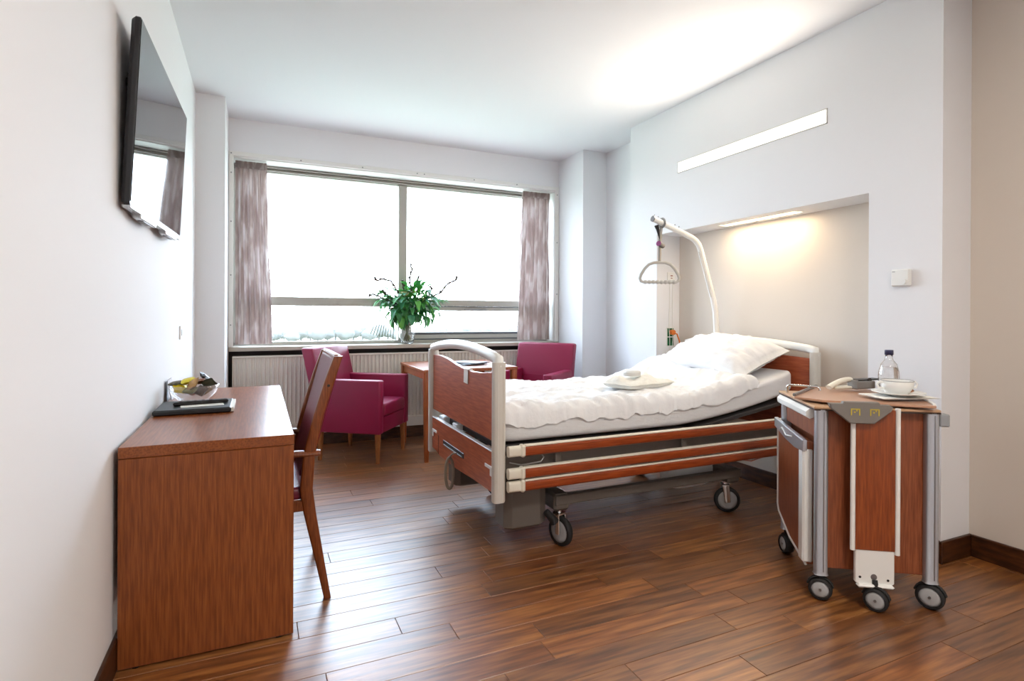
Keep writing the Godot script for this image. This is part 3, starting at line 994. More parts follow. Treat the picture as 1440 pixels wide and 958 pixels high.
func build_bed() -> void:
	var base := Vector3(2.06, 0, -2.917)
	var t := thing("hospital_bed", "adjustable hospital bed with reddish wooden boards and a trapeze pole", "bed", base)
	O = base
	var zn := -2.385
	var zf := -3.45
	# foot and head end frames
	for e in [[1.015, 0.305, 0.955, 0.043, zn, zf], [3.1, 0.42, 0.955, 0.04, -2.34, -3.46]]:
		var fx: float = e[0]
		for z in [e[4], e[5]]:
			var st := mb()
			var rings := []
			for y in [e[1], e[1] + 0.006, e[2] - 0.006, e[2]]:
				var k: float = 0.94 if y == e[1] else 1.0
				var ring := PackedVector3Array()
				for p in round_rect(fx, z, 0.062 * k, 0.05 * k, 0.02, 4):
					ring.append(Vector3(p.x, y, p.y))
				rings.append(ring)
			loft(st, rings)
			for s in [-0.014, 0.014]:
				box(st, Vector3(fx + s, (e[1] + e[2]) / 2, z + 0.0255 * signf(z - base.z)), Vector3(0.005, e[2] - e[1] - 0.02, 0.003), 0.001)
			part("end_post", st, mats.bed_frame, t)
		var arc := []
		arc.append(Vector3(fx, e[2] - 0.02, e[4]))
		for i in 25:
			var u := i / 24.0
			var y: float = e[2] + 0.012 + e[3] * pow(sin(PI * u), 0.9)
			arc.append(Vector3(fx, y, lerp(float(e[4]), float(e[5]), u)))
		arc.append(Vector3(fx, e[2] - 0.02, e[5]))
		var ab := mb()
		tube(ab, arc, 0.023, 12, true, 1.15, Vector3.RIGHT)
		part("end_handle", ab, mats.white_plastic, t)
	# footboard panels, drawn in (z, y)
	var frame := Transform3D(Basis(Vector3(0, 0, 1), Vector3(0, 1, 0), Vector3(-1, 0, 0)), Vector3(1.026, 0, 0))
	var up := [Vector2(zn - 0.03, 0.578), Vector2(zn - 0.03, 0.905), Vector2(zn - 0.12, 0.897), Vector2(zn - 0.22, 0.886), Vector2(zn - 0.33, 0.881), Vector2(zn - 0.45, 0.884), Vector2(zn - 0.6, 0.897), Vector2(zn - 0.75, 0.918), Vector2(zn - 0.9, 0.927), Vector2(zf + 0.03, 0.922), Vector2(zf + 0.03, 0.578)]
	var ub := mb()
	extrude(ub, up, 0.02, frame, 0.002)
	part("foot_panel", ub, mats.bed_wood, t)
	var lowp := [Vector2(zn - 0.03, 0.338), Vector2(zn - 0.03, 0.53), Vector2(zf + 0.03, 0.53), Vector2(zf + 0.03, 0.338), Vector2(zf + 0.12, 0.332), Vector2(zf + 0.2, 0.318), Vector2(zf + 0.5, 0.318), Vector2(zn - 0.3, 0.332)]
	var lb := mb()
	extrude(lb, lowp, 0.02, Transform3D(frame.basis, Vector3(1.02, 0, 0)), 0.002)
	var lo := part("foot_panel", lb, mats.bed_wood, t)
	part("panel_seam", bx(Vector3(0.9985, 0.325, zf + 0.165), Vector3(1.0, 0.44, zf + 0.169)), mats.bed_dark, lo)
	part("edge_strip", bx(Vector3(0.998, 0.528, zf + 0.03), Vector3(1.022, 0.534, zn - 0.03), 0.001), mats.alu_light, lo)
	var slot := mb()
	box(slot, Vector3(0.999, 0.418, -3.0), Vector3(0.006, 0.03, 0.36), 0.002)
	part("grip_slot_shade", slot, mats.bed_dark, lo)  # dark strip laid on the panel, painted as shade of a grip slot
	part("grip_bar", bx(Vector3(0.99, 0.406, -3.16), Vector3(1.0, 0.413, -2.84), 0.002), mats.bed_grey, lo)
	for z in [[zf + 0.04, 1.0], [zn - 0.125, -1.0]]:
		var ic := mb()
		box(ic, Vector3(0.9975, 0.452, z[0] + 0.045), Vector3(0.004, 0.016, 0.09), 0.001)
		box(ic, Vector3(0.9975, 0.43, z[0] + (0.075 if z[1] < 0 else 0.02)), Vector3(0.004, 0.032, 0.02), 0.001)
		part("sticker", ic, mats.white_plastic, lo)
	# electric parts seen in the gap of the footboard
	for q in [[-3.3, 0.1], [-3.05, 0.08]]:
		var ge := mb()
		box(ge, Vector3(1.05, 0.533, q[0]), Vector3(0.055, 0.036, q[1]), 0.005)
		part("cable_box", ge, mats.housing, t)
	# head panel
	var hp := mb()
	var headp := [Vector2(-2.365, 0.45), Vector2(-2.365, 0.915), Vector2(-2.6, 0.925), Vector2(-2.9, 0.935), Vector2(-3.2, 0.925), Vector2(-3.435, 0.915), Vector2(-3.435, 0.45)]
	extrude(hp, headp, 0.02, Transform3D(frame.basis, Vector3(3.11, 0, 0)), 0.002)
	part("head_panel", hp, mats.bed_wood, t)
	# paper tag over the footboard
	var tg := mb()
	box(tg, Vector3(1.002, 0.848, -2.80), Vector3(0.003, 0.072, 0.062), 0.0, Basis(Vector3.RIGHT, 0.06))
	box(tg, Vector3(1.014, 0.8855, -2.80), Vector3(0.03, 0.003, 0.062), 0.0)
	part("paper_tag", tg, mats.paper, t)
	# side rails: three wooden bars a side with cream top strips and end sleeves
	for sd in [[-2.345, 1.0], [-3.49, -1.0]]:
		var z: float = sd[0]
		for y in [0.5435, 0.4405, 0.381]:
			var rl := mb()
			var rings := []
			for x in [1.13, 3.03]:
				var ring := PackedVector3Array()
				for p in round_rect(z, y - 0.003, 0.03, 0.048, 0.013, 4):
					ring.append(Vector3(x, p.y, p.x))
				rings.append(ring)
			loft(rl, rings)
			var r := part("side_rail", rl, mats.rail_wood, t)
			var cs := mb()
			box(cs, Vector3(2.08, y + 0.0225, z), Vector3(1.9, 0.009, 0.026), 0.003)
			part("edge_strip", cs, mats.cream_plastic, r)
			for x in [[1.046, 1.105], [3.0, 3.06]]:
				var en := mb()
				var rr := []
				for xx in x:
					var ring := PackedVector3Array()
					for p in round_rect(z, y, 0.034, 0.05, 0.014, 4):
						ring.append(Vector3(xx, p.y, p.x))
					rr.append(ring)
				loft(en, rr)
				part("rail_end", en, mats.cream_plastic, r)
			var col := mb()
			box(col, Vector3(1.118, y, z), Vector3(0.026, 0.058, 0.04), 0.008)
			part("rail_collar", col, mats.cream_plastic, r)
		for x in [1.32, 2.1, 2.9]:
			var sk := mb()
			box(sk, Vector3(x, 0.46, z - 0.022 * sd[1]), Vector3(0.03, 0.22, 0.012), 0.002)
			part("rail_bracket", sk, mats.bed_grey, t)
	# sleeping deck and its frame
	var dk := mb()
	box(dk, Vector3(1.63, 0.53, -2.912), Vector3(1.14, 0.03, 0.9), 0.004)
	box(dk, Vector3(2.63, 0.583, -2.912), Vector3(0.94, 0.024, 0.9), 0.004, Basis(Vector3.BACK, 0.15))
	part("sleeping_deck", dk, mats.bed_dark, t)
	for z in [-2.415, -3.42]:
		part("deck_beam", bx(Vector3(1.04, 0.435, z - 0.018), Vector3(3.08, 0.505, z + 0.018), 0.004), mats.bed_grey, t)
		part("deck_beam", bx(Vector3(1.2, 0.325, z - 0.028 * signf(z + 2.9) - 0.012), Vector3(2.75, 0.36, z - 0.028 * signf(z + 2.9) + 0.012), 0.004), mats.bed_dark, t)
	var loop := mb()
	tube(loop, [Vector3(1.06, 0.488, -2.36), Vector3(1.12, 0.474, -2.352), Vector3(1.22, 0.48, -2.352), Vector3(1.235, 0.50, -2.352), Vector3(1.225, 0.515, -2.354), Vector3(1.12, 0.515, -2.36)], 0.004, 6)
	part("release_lever", loop, mats.steel, t)
	# lifting columns, chassis
	for z in [-2.475, -3.355]:
		part("chassis_beam", bx(Vector3(1.36, 0.215, z - 0.02), Vector3(2.62, 0.265, z + 0.02), 0.004), mats.bed_grey, t)
	for x in [1.4, 2.57]:
		part("chassis_cross", bx(Vector3(x - 0.045, 0.185, -3.37), Vector3(x + 0.045, 0.27, -2.46), 0.012), mats.bed_grey, t)
	for z in [-2.535, -3.295]:
		var mo := mb()
		var oct := [Vector2(1.085, z - 0.05), Vector2(1.12, z - 0.08), Vector2(1.27, z - 0.08), Vector2(1.315, z - 0.05), Vector2(1.315, z + 0.05), Vector2(1.27, z + 0.08), Vector2(1.12, z + 0.08), Vector2(1.085, z + 0.05)]
		extrude(mo, oct, 0.215, Transform3D(Basis(Vector3(1, 0, 0), Vector3(0, 0, 1), Vector3(0, -1, 0)), Vector3(0, 0.345, 0)), 0.012)
		part("motor_housing", mo, mats.bed_grey, t)
	part("cross_motor", bx(Vector3(1.12, 0.25, -3.14), Vector3(1.28, 0.33, -2.7), 0.02), mats.bed_dark, t)
	for x in [[1.34, 1.72], [2.3, 2.02]]:
		for z in [-2.6, -3.22]:
			var stt := mb()
			tube(stt, [Vector3(x[0], 0.24, z), Vector3(x[1], 0.5, z)], 0.022, 8, true, 0.6, Vector3.BACK)
			part("lifting_arm", stt, mats.bed_dark, t)
	var hs := mb()
	var hr := []
	for k in [[2.17, 0.3], [2.18, 0.7], [2.21, 0.95], [2.28, 1.0], [2.4, 1.0], [2.46, 0.9], [2.475, 0.6]]:
		var ring := PackedVector3Array()
		for p in round_rect(-2.60, 0.25, 0.17 * k[1], 0.175 * k[1], 0.06 * k[1], 4):
			ring.append(Vector3(k[0], p.y, p.x))
		hr.append(ring)
	loft(hs, hr)
	part("drive_housing", hs, mats.housing, t)
	var pd := mb()
	tube(pd, [Vector3(1.30, 0.20, -2.45), Vector3(1.33, 0.165, -2.44), Vector3(1.345, 0.145, -2.44)], [0.016, 0.02, 0.024], 10)
	part("brake_pedal", pd, mats.rubber, t)
	# castors
	var spots := [[Vector3(1.405, 0.075, -2.485), Vector3(-0.95, 0, 0.3)], [Vector3(2.56, 0.075, -2.51), Vector3(-0.55, 0, 0.83)], [Vector3(1.405, 0.075, -3.345), Vector3(-0.9, 0, 0.43)], [Vector3(2.56, 0.075, -3.345), Vector3(-0.3, 0, 0.95)]]
	for s in spots:
		castor(t, s[0], s[1], 0.075, 0.032, mats.hub_grey)
		bed_fork(t, s[0], s[1], 0.19)
	# trapeze pole with strap and grip
	var zp := -3.12
	var pole := mb()
	tube(pole, [Vector3(3.0944, 0.4845, zp), Vector3(3.0811, 0.9448, zp), Vector3(3.0586, 1.2006, zp), Vector3(3.0361, 1.3029, zp), Vector3(2.9717, 1.4870, zp), Vector3(2.9154, 1.6507, zp), Vector3(2.8970, 1.6895, zp), Vector3(2.8694, 1.7172, zp), Vector3(2.8285, 1.7397, zp), Vector3(2.6597, 1.7939, zp), Vector3(2.4858, 1.8471, zp)], 0.0205, 14)
	var pl := part("trapeze_pole", pole, mats.white_plastic, t)
	var rib := mb()
	tube(rib, [Vector3(3.0361 - 0.024, 1.3131, zp + 0.006), Vector3(2.9717 - 0.024, 1.4921, zp + 0.006), Vector3(2.9154 - 0.022, 1.6404, zp + 0.006)], 0.005, 6)
	part("pole_groove", rib, mats.alu_light, pl)
	var pegs := mb()
	for x in [2.527, 2.675, 2.711, 2.496]:
		var yy: float = 1.847 - (x - 2.486) * 0.305
		cyl(pegs, Vector3(x, yy + 0.018, zp), Vector3(x + 0.004, yy + 0.034, zp), 0.0035, 6)
	cyl(pegs, Vector3(2.4796, 1.8486, zp), Vector3(2.4878, 1.8466, zp), 0.0212, 14)
	part("stop_peg", pegs, mats.steel, pl)
	var sx := 2.5625
	var sy := 1.8236
	var strap := mb()
	var ringpts := []
	for i in 15:
		var a := TAU * i / 14.0
		ringpts.append(Vector3(sx + 0.004 * sin(a), sy + 0.026 * cos(a), zp + 0.026 * sin(a)))
	tube(strap, ringpts, 0.0035, 6, false, 3.6, Vector3.RIGHT)
	tube(strap, [Vector3(sx, sy - 0.024, zp), Vector3(sx - 0.012, sy - 0.075, zp), Vector3(sx - 0.016, sy - 0.14, zp), Vector3(sx - 0.018, 1.5535, zp)], 0.0035, 6, true, 3.8, Vector3.BACK)
	part("strap", strap, mats.steel, pl)
	var tri_ := mb()
	tube(tri_, [Vector3(2.5113, 1.8041, zp + 0.004), Vector3(2.5246, 1.7734, zp + 0.004), Vector3(2.5390, 1.7120, zp + 0.004)], [0.016, 0.012, 0.003], 8)
	part("strap_end", tri_, mats.black, pl)
	var kb := mb()
	cyl(kb, Vector3(2.5206, 1.6752, zp + 0.02), Vector3(2.5727, 1.6629, zp + 0.0), 0.017, 12)
	part("strap_adjuster", kb, mats.steel, pl)
	var kp := mb()
	cyl(kp, Vector3(2.5154, 1.6762, zp + 0.022), Vector3(2.5206, 1.6752, zp + 0.02), 0.0185, 12)
	part("adjuster_button", kp, plain(hexc("9a4f86"), 0.4), pl)
	var hd := Vector3(0.91, 0, 0.41)
	var hc := Vector3(2.544, 0, zp)
	var hp2 := []
	for q in [[0.0, 1.5463], [0.04, 1.5453], [0.075, 1.5330], [0.105, 1.5023], [0.13, 1.4614], [0.138, 1.4359], [0.13, 1.4154], [0.11, 1.4093]]:
		hp2.append(q)
	var ring2 := []
	for q in hp2:
		ring2.append(hc + hd * q[0] + Vector3(0, q[1], 0))
	for k in range(1, 10):
		ring2.append(hc + hd * lerp(0.11, -0.11, k / 10.0) + Vector3(0, 1.4093, 0))
	for i in hp2.size():
		var q: Array = hp2[hp2.size() - 1 - i]
		ring2.append(hc - hd * q[0] + Vector3(0, q[1], 0))
	var hm := mb()
	tube(hm, ring2, 0.0105, 10)
	for k in 8:
		var c: Vector3 = hc + hd * lerpf(-0.1, 0.1, k / 7.0) + Vector3(0, 1.4103, 0)
		tube(hm, [c - hd * 0.011, c - hd * 0.004, c + hd * 0.004, c + hd * 0.011], [0.011, 0.0145, 0.0145, 0.011], 8)
	part("grab_handle", hm, plain(hexc("b5b2ac"), 0.5), pl)
	# mattress follows the raised head section
	O = Vector3(2.06, 0.555, -2.912)
	var ms := mb()
	var mr := []
	for i in 31:
		var x: float = lerp(1.06, 3.045, i / 30.0)
		var k: float = 0.965 if (i == 0 or i == 30) else 1.0
		var ring := PackedVector3Array()
		for p in round_rect(-2.912, bed_top(x) - 0.066, 0.925 * k, 0.132 * k, 0.03, 5):
			ring.append(Vector3(x, p.y, p.x))
		mr.append(ring)
	loft(ms, mr)
	solo("mattress", ms, mats.sheet, "white sheeted mattress on the hospital bed, raised at the head", "mattress")
	O = Vector3.ZERO
	build_bedding()
	# looped hand-control cable hung on the footboard
	O = Vector3(0.985, 0.2, -2.96)
	var lp := mb()
	var lpts := []
	for i in 29:
		var a := TAU * i / 28.0
		lpts.append(Vector3(0.968 + 0.019 * sin(a), 0.292 + 0.086 * cos(a), -2.97 + 0.012 * sin(a)))
	tube(lp, lpts, 0.0085, 8, false)
	tube(lp, [Vector3(0.968, 0.378, -2.968), Vector3(0.974, 0.398, -2.955), Vector3(0.981, 0.412, -2.93), Vector3(0.984, 0.418, -2.9)], 0.005, 8)
	solo("control_cable", lp, plain(hexc("8d8578"), 0.6), "looped grey cable hung from the grip of the bed footboard", "cable")
	O = Vector3(2.75, 0.3, -2.3)
	var pc := mb()
	tube(pc, [Vector3(2.62, 0.33, -2.7), Vector3(2.7, 0.285, -2.6), Vector3(2.8, 0.27, -2.55), Vector3(2.9, 0.285, -2.55), Vector3(2.98, 0.34, -2.6)], 0.004, 6)
	solo("bed_cable", pc, plain(hexc("c87f70"), 0.6), "thin pinkish cable sagging under the bed head", "cable")
	O = Vector3.ZERO

func build_bedding() -> void:
	var n := FastNoiseLite.new()
	n.seed = 9
	n.frequency = 1.0
	n.fractal_octaves = 3
	O = Vector3(1.9, 0.7, -2.9)
	var x0 := 1.046
	var x1 := 2.78
	var z0 := -2.435
	var z1 := -3.40
	var f := func(u: float, v: float) -> Vector3:
		# u along the bed, v from the near edge to the far edge; edges roll down
		var along: float = lerp(x0, x1 - 0.12 * smoothstep(0.0, 1.0, abs(v - 0.35)), u)
		var across: float = lerp(z0, z1, v)
		var ev: float = min(v, 1.0 - v) * 0.965
		var eu: float = min(u, 1.0 - u) * 1.7
		var roll: float = sqrt(clampf(1.0 - pow(1.0 - clampf(min(ev, eu) / 0.055, 0, 1), 2.0), 0, 1))
		var near_edge: float = exp(-v / 0.09)
		var y: float = bed_top(along) + 0.004 + 0.046 * roll
		y += 0.014 * n.get_noise_2d(along * 2.3, across * 2.6) * roll
		y += 0.016 * n.get_noise_2d(along * 5.0 + across * 4.0, across * 7.0) * roll
		y += 0.006 * n.get_noise_2d(along * 13.0 - across * 9.0, across * 15.0 + along * 6.0) * roll
		# gathers running in from the near edge
		y += near_edge * roll * 0.03 * n.get_noise_2d(along * 16.0 + v * 12.0, 3.0)
		across += 0.010 * near_edge * n.get_noise_2d(along * 9.0, 77.0)
		# heaped up towards the pillow on the far side
		y += 0.085 * exp(-pow((along - 2.72) / 0.22, 2.0) - pow((across + 3.28) / 0.26, 2.0))
		y += 0.03 * exp(-pow((along - 2.62) / 0.16, 2.0) - pow((across + 2.7) / 0.35, 2.0))
		var drop: float = (1.0 - roll) * (0.05 if (ev < eu or u < 0.5) else 0.0) * (1.0 + 0.6 * n.get_noise_2d(along * 6.0, 10.0))
		return Vector3(along, y - drop, across)
	var st := mb()
	sheet(st, 170, 100, f)
	solo("duvet", st, mats.linen, "white crumpled duvet spread over the hospital bed", "duvet")
	# pillow leaning on the raised head of the bed
	var pc := Vector3(2.845, 0.905, -2.90)
	O = pc
	var ez := Vector3(0, 0, 1)
	var es := Vector3(cos(0.36), sin(0.36), 0)
	var eu2 := Vector3(-sin(0.36), cos(0.36), 0)
	var ps := mb()
	for side in [1.0, -1.0]:
		var g := func(u: float, v: float) -> Vector3:
			var a := u * 2.0 - 1.0
			var b := v * 2.0 - 1.0
			var edge: float = pow(clampf((1.0 - pow(abs(a), 3.0)) * (1.0 - pow(abs(b), 2.6)), 0, 1), 0.5)
			var pull := 1.0 - 0.05 * (1.0 - pow(abs(b), 2.0)) * pow(abs(a), 4.0)
			var pull_b := 1.0 - 0.10 * (1.0 - pow(abs(a), 2.0)) * pow(abs(b), 4.0)
			var w: float = 0.02 * n.get_noise_2d(a * 3.0 + 9.0, b * 3.5) * edge + 0.012 * n.get_noise_2d(a * 2.0 + b * 7.0, b * 3.0 + 30.0) * edge
			var sag: float = -0.035 * pow(abs(a), 2.5)
			return pc + ez * a * 0.40 * pull + es * b * 0.235 * pull_b + eu2 * (side * (0.118 if side > 0 else 0.06) * edge + sag + w)
		sheet(ps, 56, 40, g)
	solo("pillow", ps, mats.pillow, "plump white pillow at the raised head of the bed", "pillow")
	# folded white towel on the duvet with a small round tin on it
	var tc := Vector3(2.07, 0.742, -2.74)
	O = tc
	var tn := FastNoiseLite.new()
	tn.seed = 14
	tn.frequency = 1.0
	var tw := mb()
	var turn := Basis(Vector3.UP, 0.30)
	for side in [1.0, -1.0]:
		var g2 := func(u: float, v: float) -> Vector3:
			var a := u * 2.0 - 1.0
			var b := v * 2.0 - 1.0
			var edge: float = pow(clampf((1.0 - pow(abs(a), 5.0)) * (1.0 - pow(abs(b), 4.0)), 0, 1), 0.42)
			var y: float = 0.032 + side * 0.032 * edge
			if side > 0:
				y += (0.022 * tn.get_noise_2d(a * 1.6 + 4.0, b * 2.2) + 0.012 * sin(a * 5.0 + b * 3.0) - 0.01 * smoothstep(0.0, 0.5, b - 0.3 * a)) * edge
			return tc + turn * Vector3(a * 0.19 + 0.012 * b, y, b * 0.115 * (1.0 + 0.18 * a) + 0.012 * tn.get_noise_2d(a * 2.0, 8.0))
		sheet(tw, 40, 26, g2)
	solo("folded_towel", tw, mats.terry, "folded white towel lying on the duvet", "towel")
	var sc := tc + Vector3(-0.03, 0.072, -0.01)
	O = sc
	var tin := mb()
	lathe(tin, [Vector2(0, 0), Vector2(0.048, 0.0), Vector2(0.052, 0.003), Vector2(0.052, 0.009), Vector2(0.05, 0.012), Vector2(0.052, 0.015), Vector2(0.052, 0.024), Vector2(0.046, 0.03), Vector2(0.0, 0.033)], sc, 28)
	solo("round_soap_box", tin, plain(hexc("dcdcd9"), 0.35), "small round white box on the folded towel", "box")
	O = Vector3.ZERO

# ------------------------------------------------------------------ bedside cabinet
func build_cabinet() -> void:
	# local x runs along the face with the folded leaf, local z into the cabinet is negative
	var base := Vector3(2.127, 0, -1.581)
	var ang := atan2(-0.568, 0.823)
	var t := thing("bedside_cabinet", "wheeled wooden bedside cabinet with aluminium corner posts beside the bed", "cabinet", base, ang)
	var W := 0.42
	var D := 0.46
	var p := func(x: float, y: float, d: float) -> Vector3: return Vector3(x, y, -d)
	# carcass
	part("body", bx(Vector3(0.02, 0.125, -D + 0.01), Vector3(W - 0.015, 0.785, -0.012), 0.003), mats.cab_wood, t)
	# corner posts
	for c in [[0.004, 0.0, 0.105], [W - 0.006, 0.0, 0.105], [0.004, D, 0.12], [W - 0.006, D, 0.12]]:
		var st := mb()
		var rings := []
		for y in [c[2], c[2] + 0.008, 0.79]:
			var k := 1.12 if y < c[2] + 0.004 else 1.0
			var ring := PackedVector3Array()
			for q in round_rect(c[0], -c[1], 0.05 * k, 0.042 * k, 0.016, 4):
				ring.append(Vector3(q.x, y, q.y))
			rings.append(ring)
		loft(st, rings)
		var post := part("corner_post", st, mats.alu, t)
		var gv := mb()
		box(gv, Vector3(c[0] + 0.004, 0.45, -c[1] + 0.0215 * (1.0 if c[1] < 0.1 else -1.0)), Vector3(0.004, 0.66, 0.002))
		part("groove", gv, mats.steel, post)
	# worktop with dark edge
	part("worktop", bx(Vector3(-0.03, 0.792, -D - 0.02), Vector3(W + 0.02, 0.803, 0.022), 0.003), mats.cab_top, t)
	part("worktop_edge", bx(Vector3(-0.029, 0.786, -D - 0.019), Vector3(W + 0.019, 0.792, 0.021)), mats.edge_dark, t)
	# tray leaf lying over the top
	var tray := mb()
	var poly := [Vector2(-0.062, -0.13), Vector2(0.155, -0.50), Vector2(0.175, -0.52), Vector2(0.52, -0.42), Vector2(0.54, -0.40), Vector2(0.415, 0.035), Vector2(0.40, 0.045), Vector2(0.03, -0.035)]
	extrude(tray, poly, 0.010, Transform3D(Basis(Vector3(1, 0, 0), Vector3(0, 0, 1), Vector3(0, -1, 0)), Vector3(0, 0.822, 0)), 0.002)
	var tp := part("tray_leaf", tray, mats.tray, t)
	var te := mb()
	tube(te, [Vector3(0.533, 0.824, -0.40), Vector3(0.47, 0.824, -0.18), Vector3(0.412, 0.824, 0.028)], 0.006, 8)
	part("tray_rim", te, mats.white_plastic, tp)
	var tl := mb()
	box(tl, Vector3(0.045, 0.828, -0.318), Vector3(0.012, 0.014, 0.42), 0.003, Basis(Vector3.UP, -0.53))
	part("tray_rim", tl, mats.steel, tp)
	var sp := mb()
	for q in [[0.06, -0.05], [0.36, -0.1], [0.12, -0.38]]:
		cyl(sp, Vector3(q[0], 0.803, q[1]), Vector3(q[0], 0.813, q[1]), 0.008, 10)
	part("tray_support", sp, mats.chrome, t)
	# grey bracket holding the leaf, with yellow marks
	var br := mb()
	var bp := [Vector2(0.012, 0.826), Vector2(0.062, 0.826), Vector2(0.066, 0.834), Vector2(0.195, 0.834), Vector2(0.20, 0.824), Vector2(0.236, 0.824), Vector2(0.246, 0.815), Vector2(0.24, 0.80), Vector2(0.178, 0.748), Vector2(0.09, 0.748), Vector2(0.02, 0.806)]
	extrude(br, bp, 0.028, Transform3D(Basis(), Vector3(-0.005, 0, 0.052)), 0.003)
	var bn := part("leaf_bracket", br, mats.bracket_grey, t)
	var ym := mb()
	for g in [0.088, 0.158]:
		for b in [[0.0, 0.0, 0.004, 0.026], [0.015, 0.012, 0.034, 0.004], [0.03, 0.0, 0.004, 0.026], [0.012, 0.0, 0.006, 0.006], [0.02, 0.008, 0.004, 0.01]]:
			box(ym, Vector3(g + b[0], 0.794 + b[1], 0.0808), Vector3(b[2], b[3], 0.001))
	part("yellow_marking", ym, plain(hexc("c9b43a"), 0.6), bn)
	# folded leaf: wooden board between two white rails, white foot plate
	part("folded_leaf", bx(Vector3(0.117, 0.235, 0.034), Vector3(0.262, 0.80, 0.052), 0.002), mats.cab_leaf, t)
	for x in [0.108, 0.272]:
		var rl := mb()
		tube(rl, [Vector3(x, 0.222 if x > 0.2 else 0.232, 0.046), Vector3(x, 0.808 if x > 0.2 else 0.75, 0.046)], 0.0095, 10)
		part("leaf_rail", rl, mats.white_plastic, t)
	part("leaf_arm", bx(Vector3(0.13, 0.2, 0.0), Vector3(0.25, 0.78, 0.03), 0.003), mats.edge_dark, t)
	var fp := mb()
	var fpoly := [Vector2(0.118, 0.104), Vector2(0.118, 0.245), Vector2(0.262, 0.245), Vector2(0.262, 0.104), Vector2(0.245, 0.092), Vector2(0.19, 0.084), Vector2(0.135, 0.092)]
	extrude(fp, fpoly, 0.02, Transform3D(Basis(), Vector3(0, 0, 0.028)), 0.003)
	var pl := part("foot_plate", fp, mats.white_plastic, t)
	var fs := mb()
	cyl(fs, Vector3(0.135, 0.125, 0.048), Vector3(0.135, 0.125, 0.0495), 0.005, 8)
	cyl(fs, Vector3(0.238, 0.118, 0.048), Vector3(0.238, 0.118, 0.0495), 0.005, 8)
	part("screw", fs, mats.black, pl)
	var em := mb()
	cyl(em, Vector3(0.186, 0.128, 0.048), Vector3(0.186, 0.128, 0.0495), 0.012, 16)
	part("round_badge", em, mats.steel, pl)
	var lip := mb()
	box(lip, Vector3(0.19, 0.094, 0.05), Vector3(0.135, 0.014, 0.028), 0.006)
	part("plate_lip", lip, mats.white_plastic, pl)
	# drawer and door on the side that faces the bed foot
	var dr := part("drawer", bx(Vector3(-0.006, 0.662, -D + 0.03), Vector3(0.02, 0.772, -0.035), 0.003), mats.cab_wood, t)
	var dh := mb()
	var hr := []
	for d in [0.03, 0.20, 0.38, D - 0.01]:
		var ring := PackedVector3Array()
		for q in [Vector2(-0.006, 0.752), Vector2(-0.03, 0.742), Vector2(-0.044, 0.752), Vector2(-0.046, 0.772), Vector2(-0.034, 0.785), Vector2(-0.006, 0.788)]:
			ring.append(Vector3(q.x, q.y, -d))
		hr.append(ring)
	loft(dh, hr, true, false)
	part("drawer_handle", dh, mats.white_plastic, dr)
	var door := mb()
	var dpoly := [Vector2(0.05, 0.12), Vector2(0.05, 0.64), Vector2(D, 0.64), Vector2(D, 0.245), Vector2(D - 0.02, 0.215), Vector2(0.27, 0.15)]
	var dx := Transform3D(Basis(Vector3(0, 0, -1), Vector3(0, 1, 0), Vector3(1, 0, 0)), Vector3(-0.036, 0, 0))
	extrude(door, dpoly, 0.03, dx, 0.003)
	var dn := part("door", door, mats.cab_wood, t)
	var rim := mb()
	var rp := []
	for q in [Vector2(0.052, 0.119), Vector2(0.27, 0.149), Vector2(D - 0.02, 0.213), Vector2(D, 0.245), Vector2(D, 0.64)]:
		rp.append(Vector3(-0.036, q.y, -q.x))
	tube(rim, rp, 0.006, 8)
	part("door_rim", rim, mats.alu_light, dn)
	part("door_strip", bx(Vector3(-0.052, 0.125, -0.105), Vector3(-0.008, 0.612, -0.045), 0.008), mats.white_plastic, dn)
	var dc := mb()
	var cp := [Vector2(0.045, 0.6), Vector2(0.045, 0.648), Vector2(D + 0.005, 0.672), Vector2(D + 0.005, 0.628), Vector2(0.3, 0.602), Vector2(0.16, 0.592)]
	extrude(dc, cp, 0.02, Transform3D(dx.basis, Vector3(-0.054, 0, 0)), 0.003)
	var dcap := part("door_cap", dc, mats.alu, dn)
	var em2 := mb()
	tube(em2, [Vector3(-0.0555, 0.632, -0.36), Vector3(-0.0565, 0.645, -0.33), Vector3(-0.0565, 0.636, -0.30), Vector3(-0.0565, 0.622, -0.27), Vector3(-0.0565, 0.628, -0.23), Vector3(-0.0555, 0.636, -0.18)], 0.0035, 6)
	part("raised_emblem", em2, mats.white_plastic, dcap)
	# rail handle on the top and grey clip on the far post
	var hb := mb()
	tube(hb, [Vector3(-0.012, 0.803, -0.40), Vector3(-0.012, 0.835, -0.40), Vector3(-0.006, 0.842, -0.39), Vector3(0.10, 0.842, -0.335), Vector3(0.11, 0.835, -0.33), Vector3(0.11, 0.825, -0.33)], 0.0055, 8)
	part("top_handle", hb, mats.chrome, t)
	part("side_clip", bx(Vector3(W + 0.02, 0.735, -0.03), Vector3(W + 0.055, 0.785, 0.015), 0.004), plain(hexc("8f9295"), 0.45), t)
	# castors
	for c in [[0.004, 0.0, Vector3(-0.35, 0, 0.94), 0.045], [0.19, -0.06, Vector3(-0.55, 0, 0.83), 0.045], [W - 0.006, 0.0, Vector3(-0.55, 0, 0.84), 0.05], [0.004, D, Vector3(-1, 0, 0.2), 0.045], [W - 0.006, D, Vector3(-0.5, 0, 0.86), 0.045]]:
		var at := Vector3(c[0], c[3], -c[1])
		castor(t, at, c[2], c[3], 0.042, mats.hub_grey)
		var st := mb()
		cyl(st, at + Vector3(0, 0.03, 0), Vector3(c[0], 0.115, -c[1] - (0.015 if c[1] < 0 else 0.0)), 0.011, 10)
		var hood := []
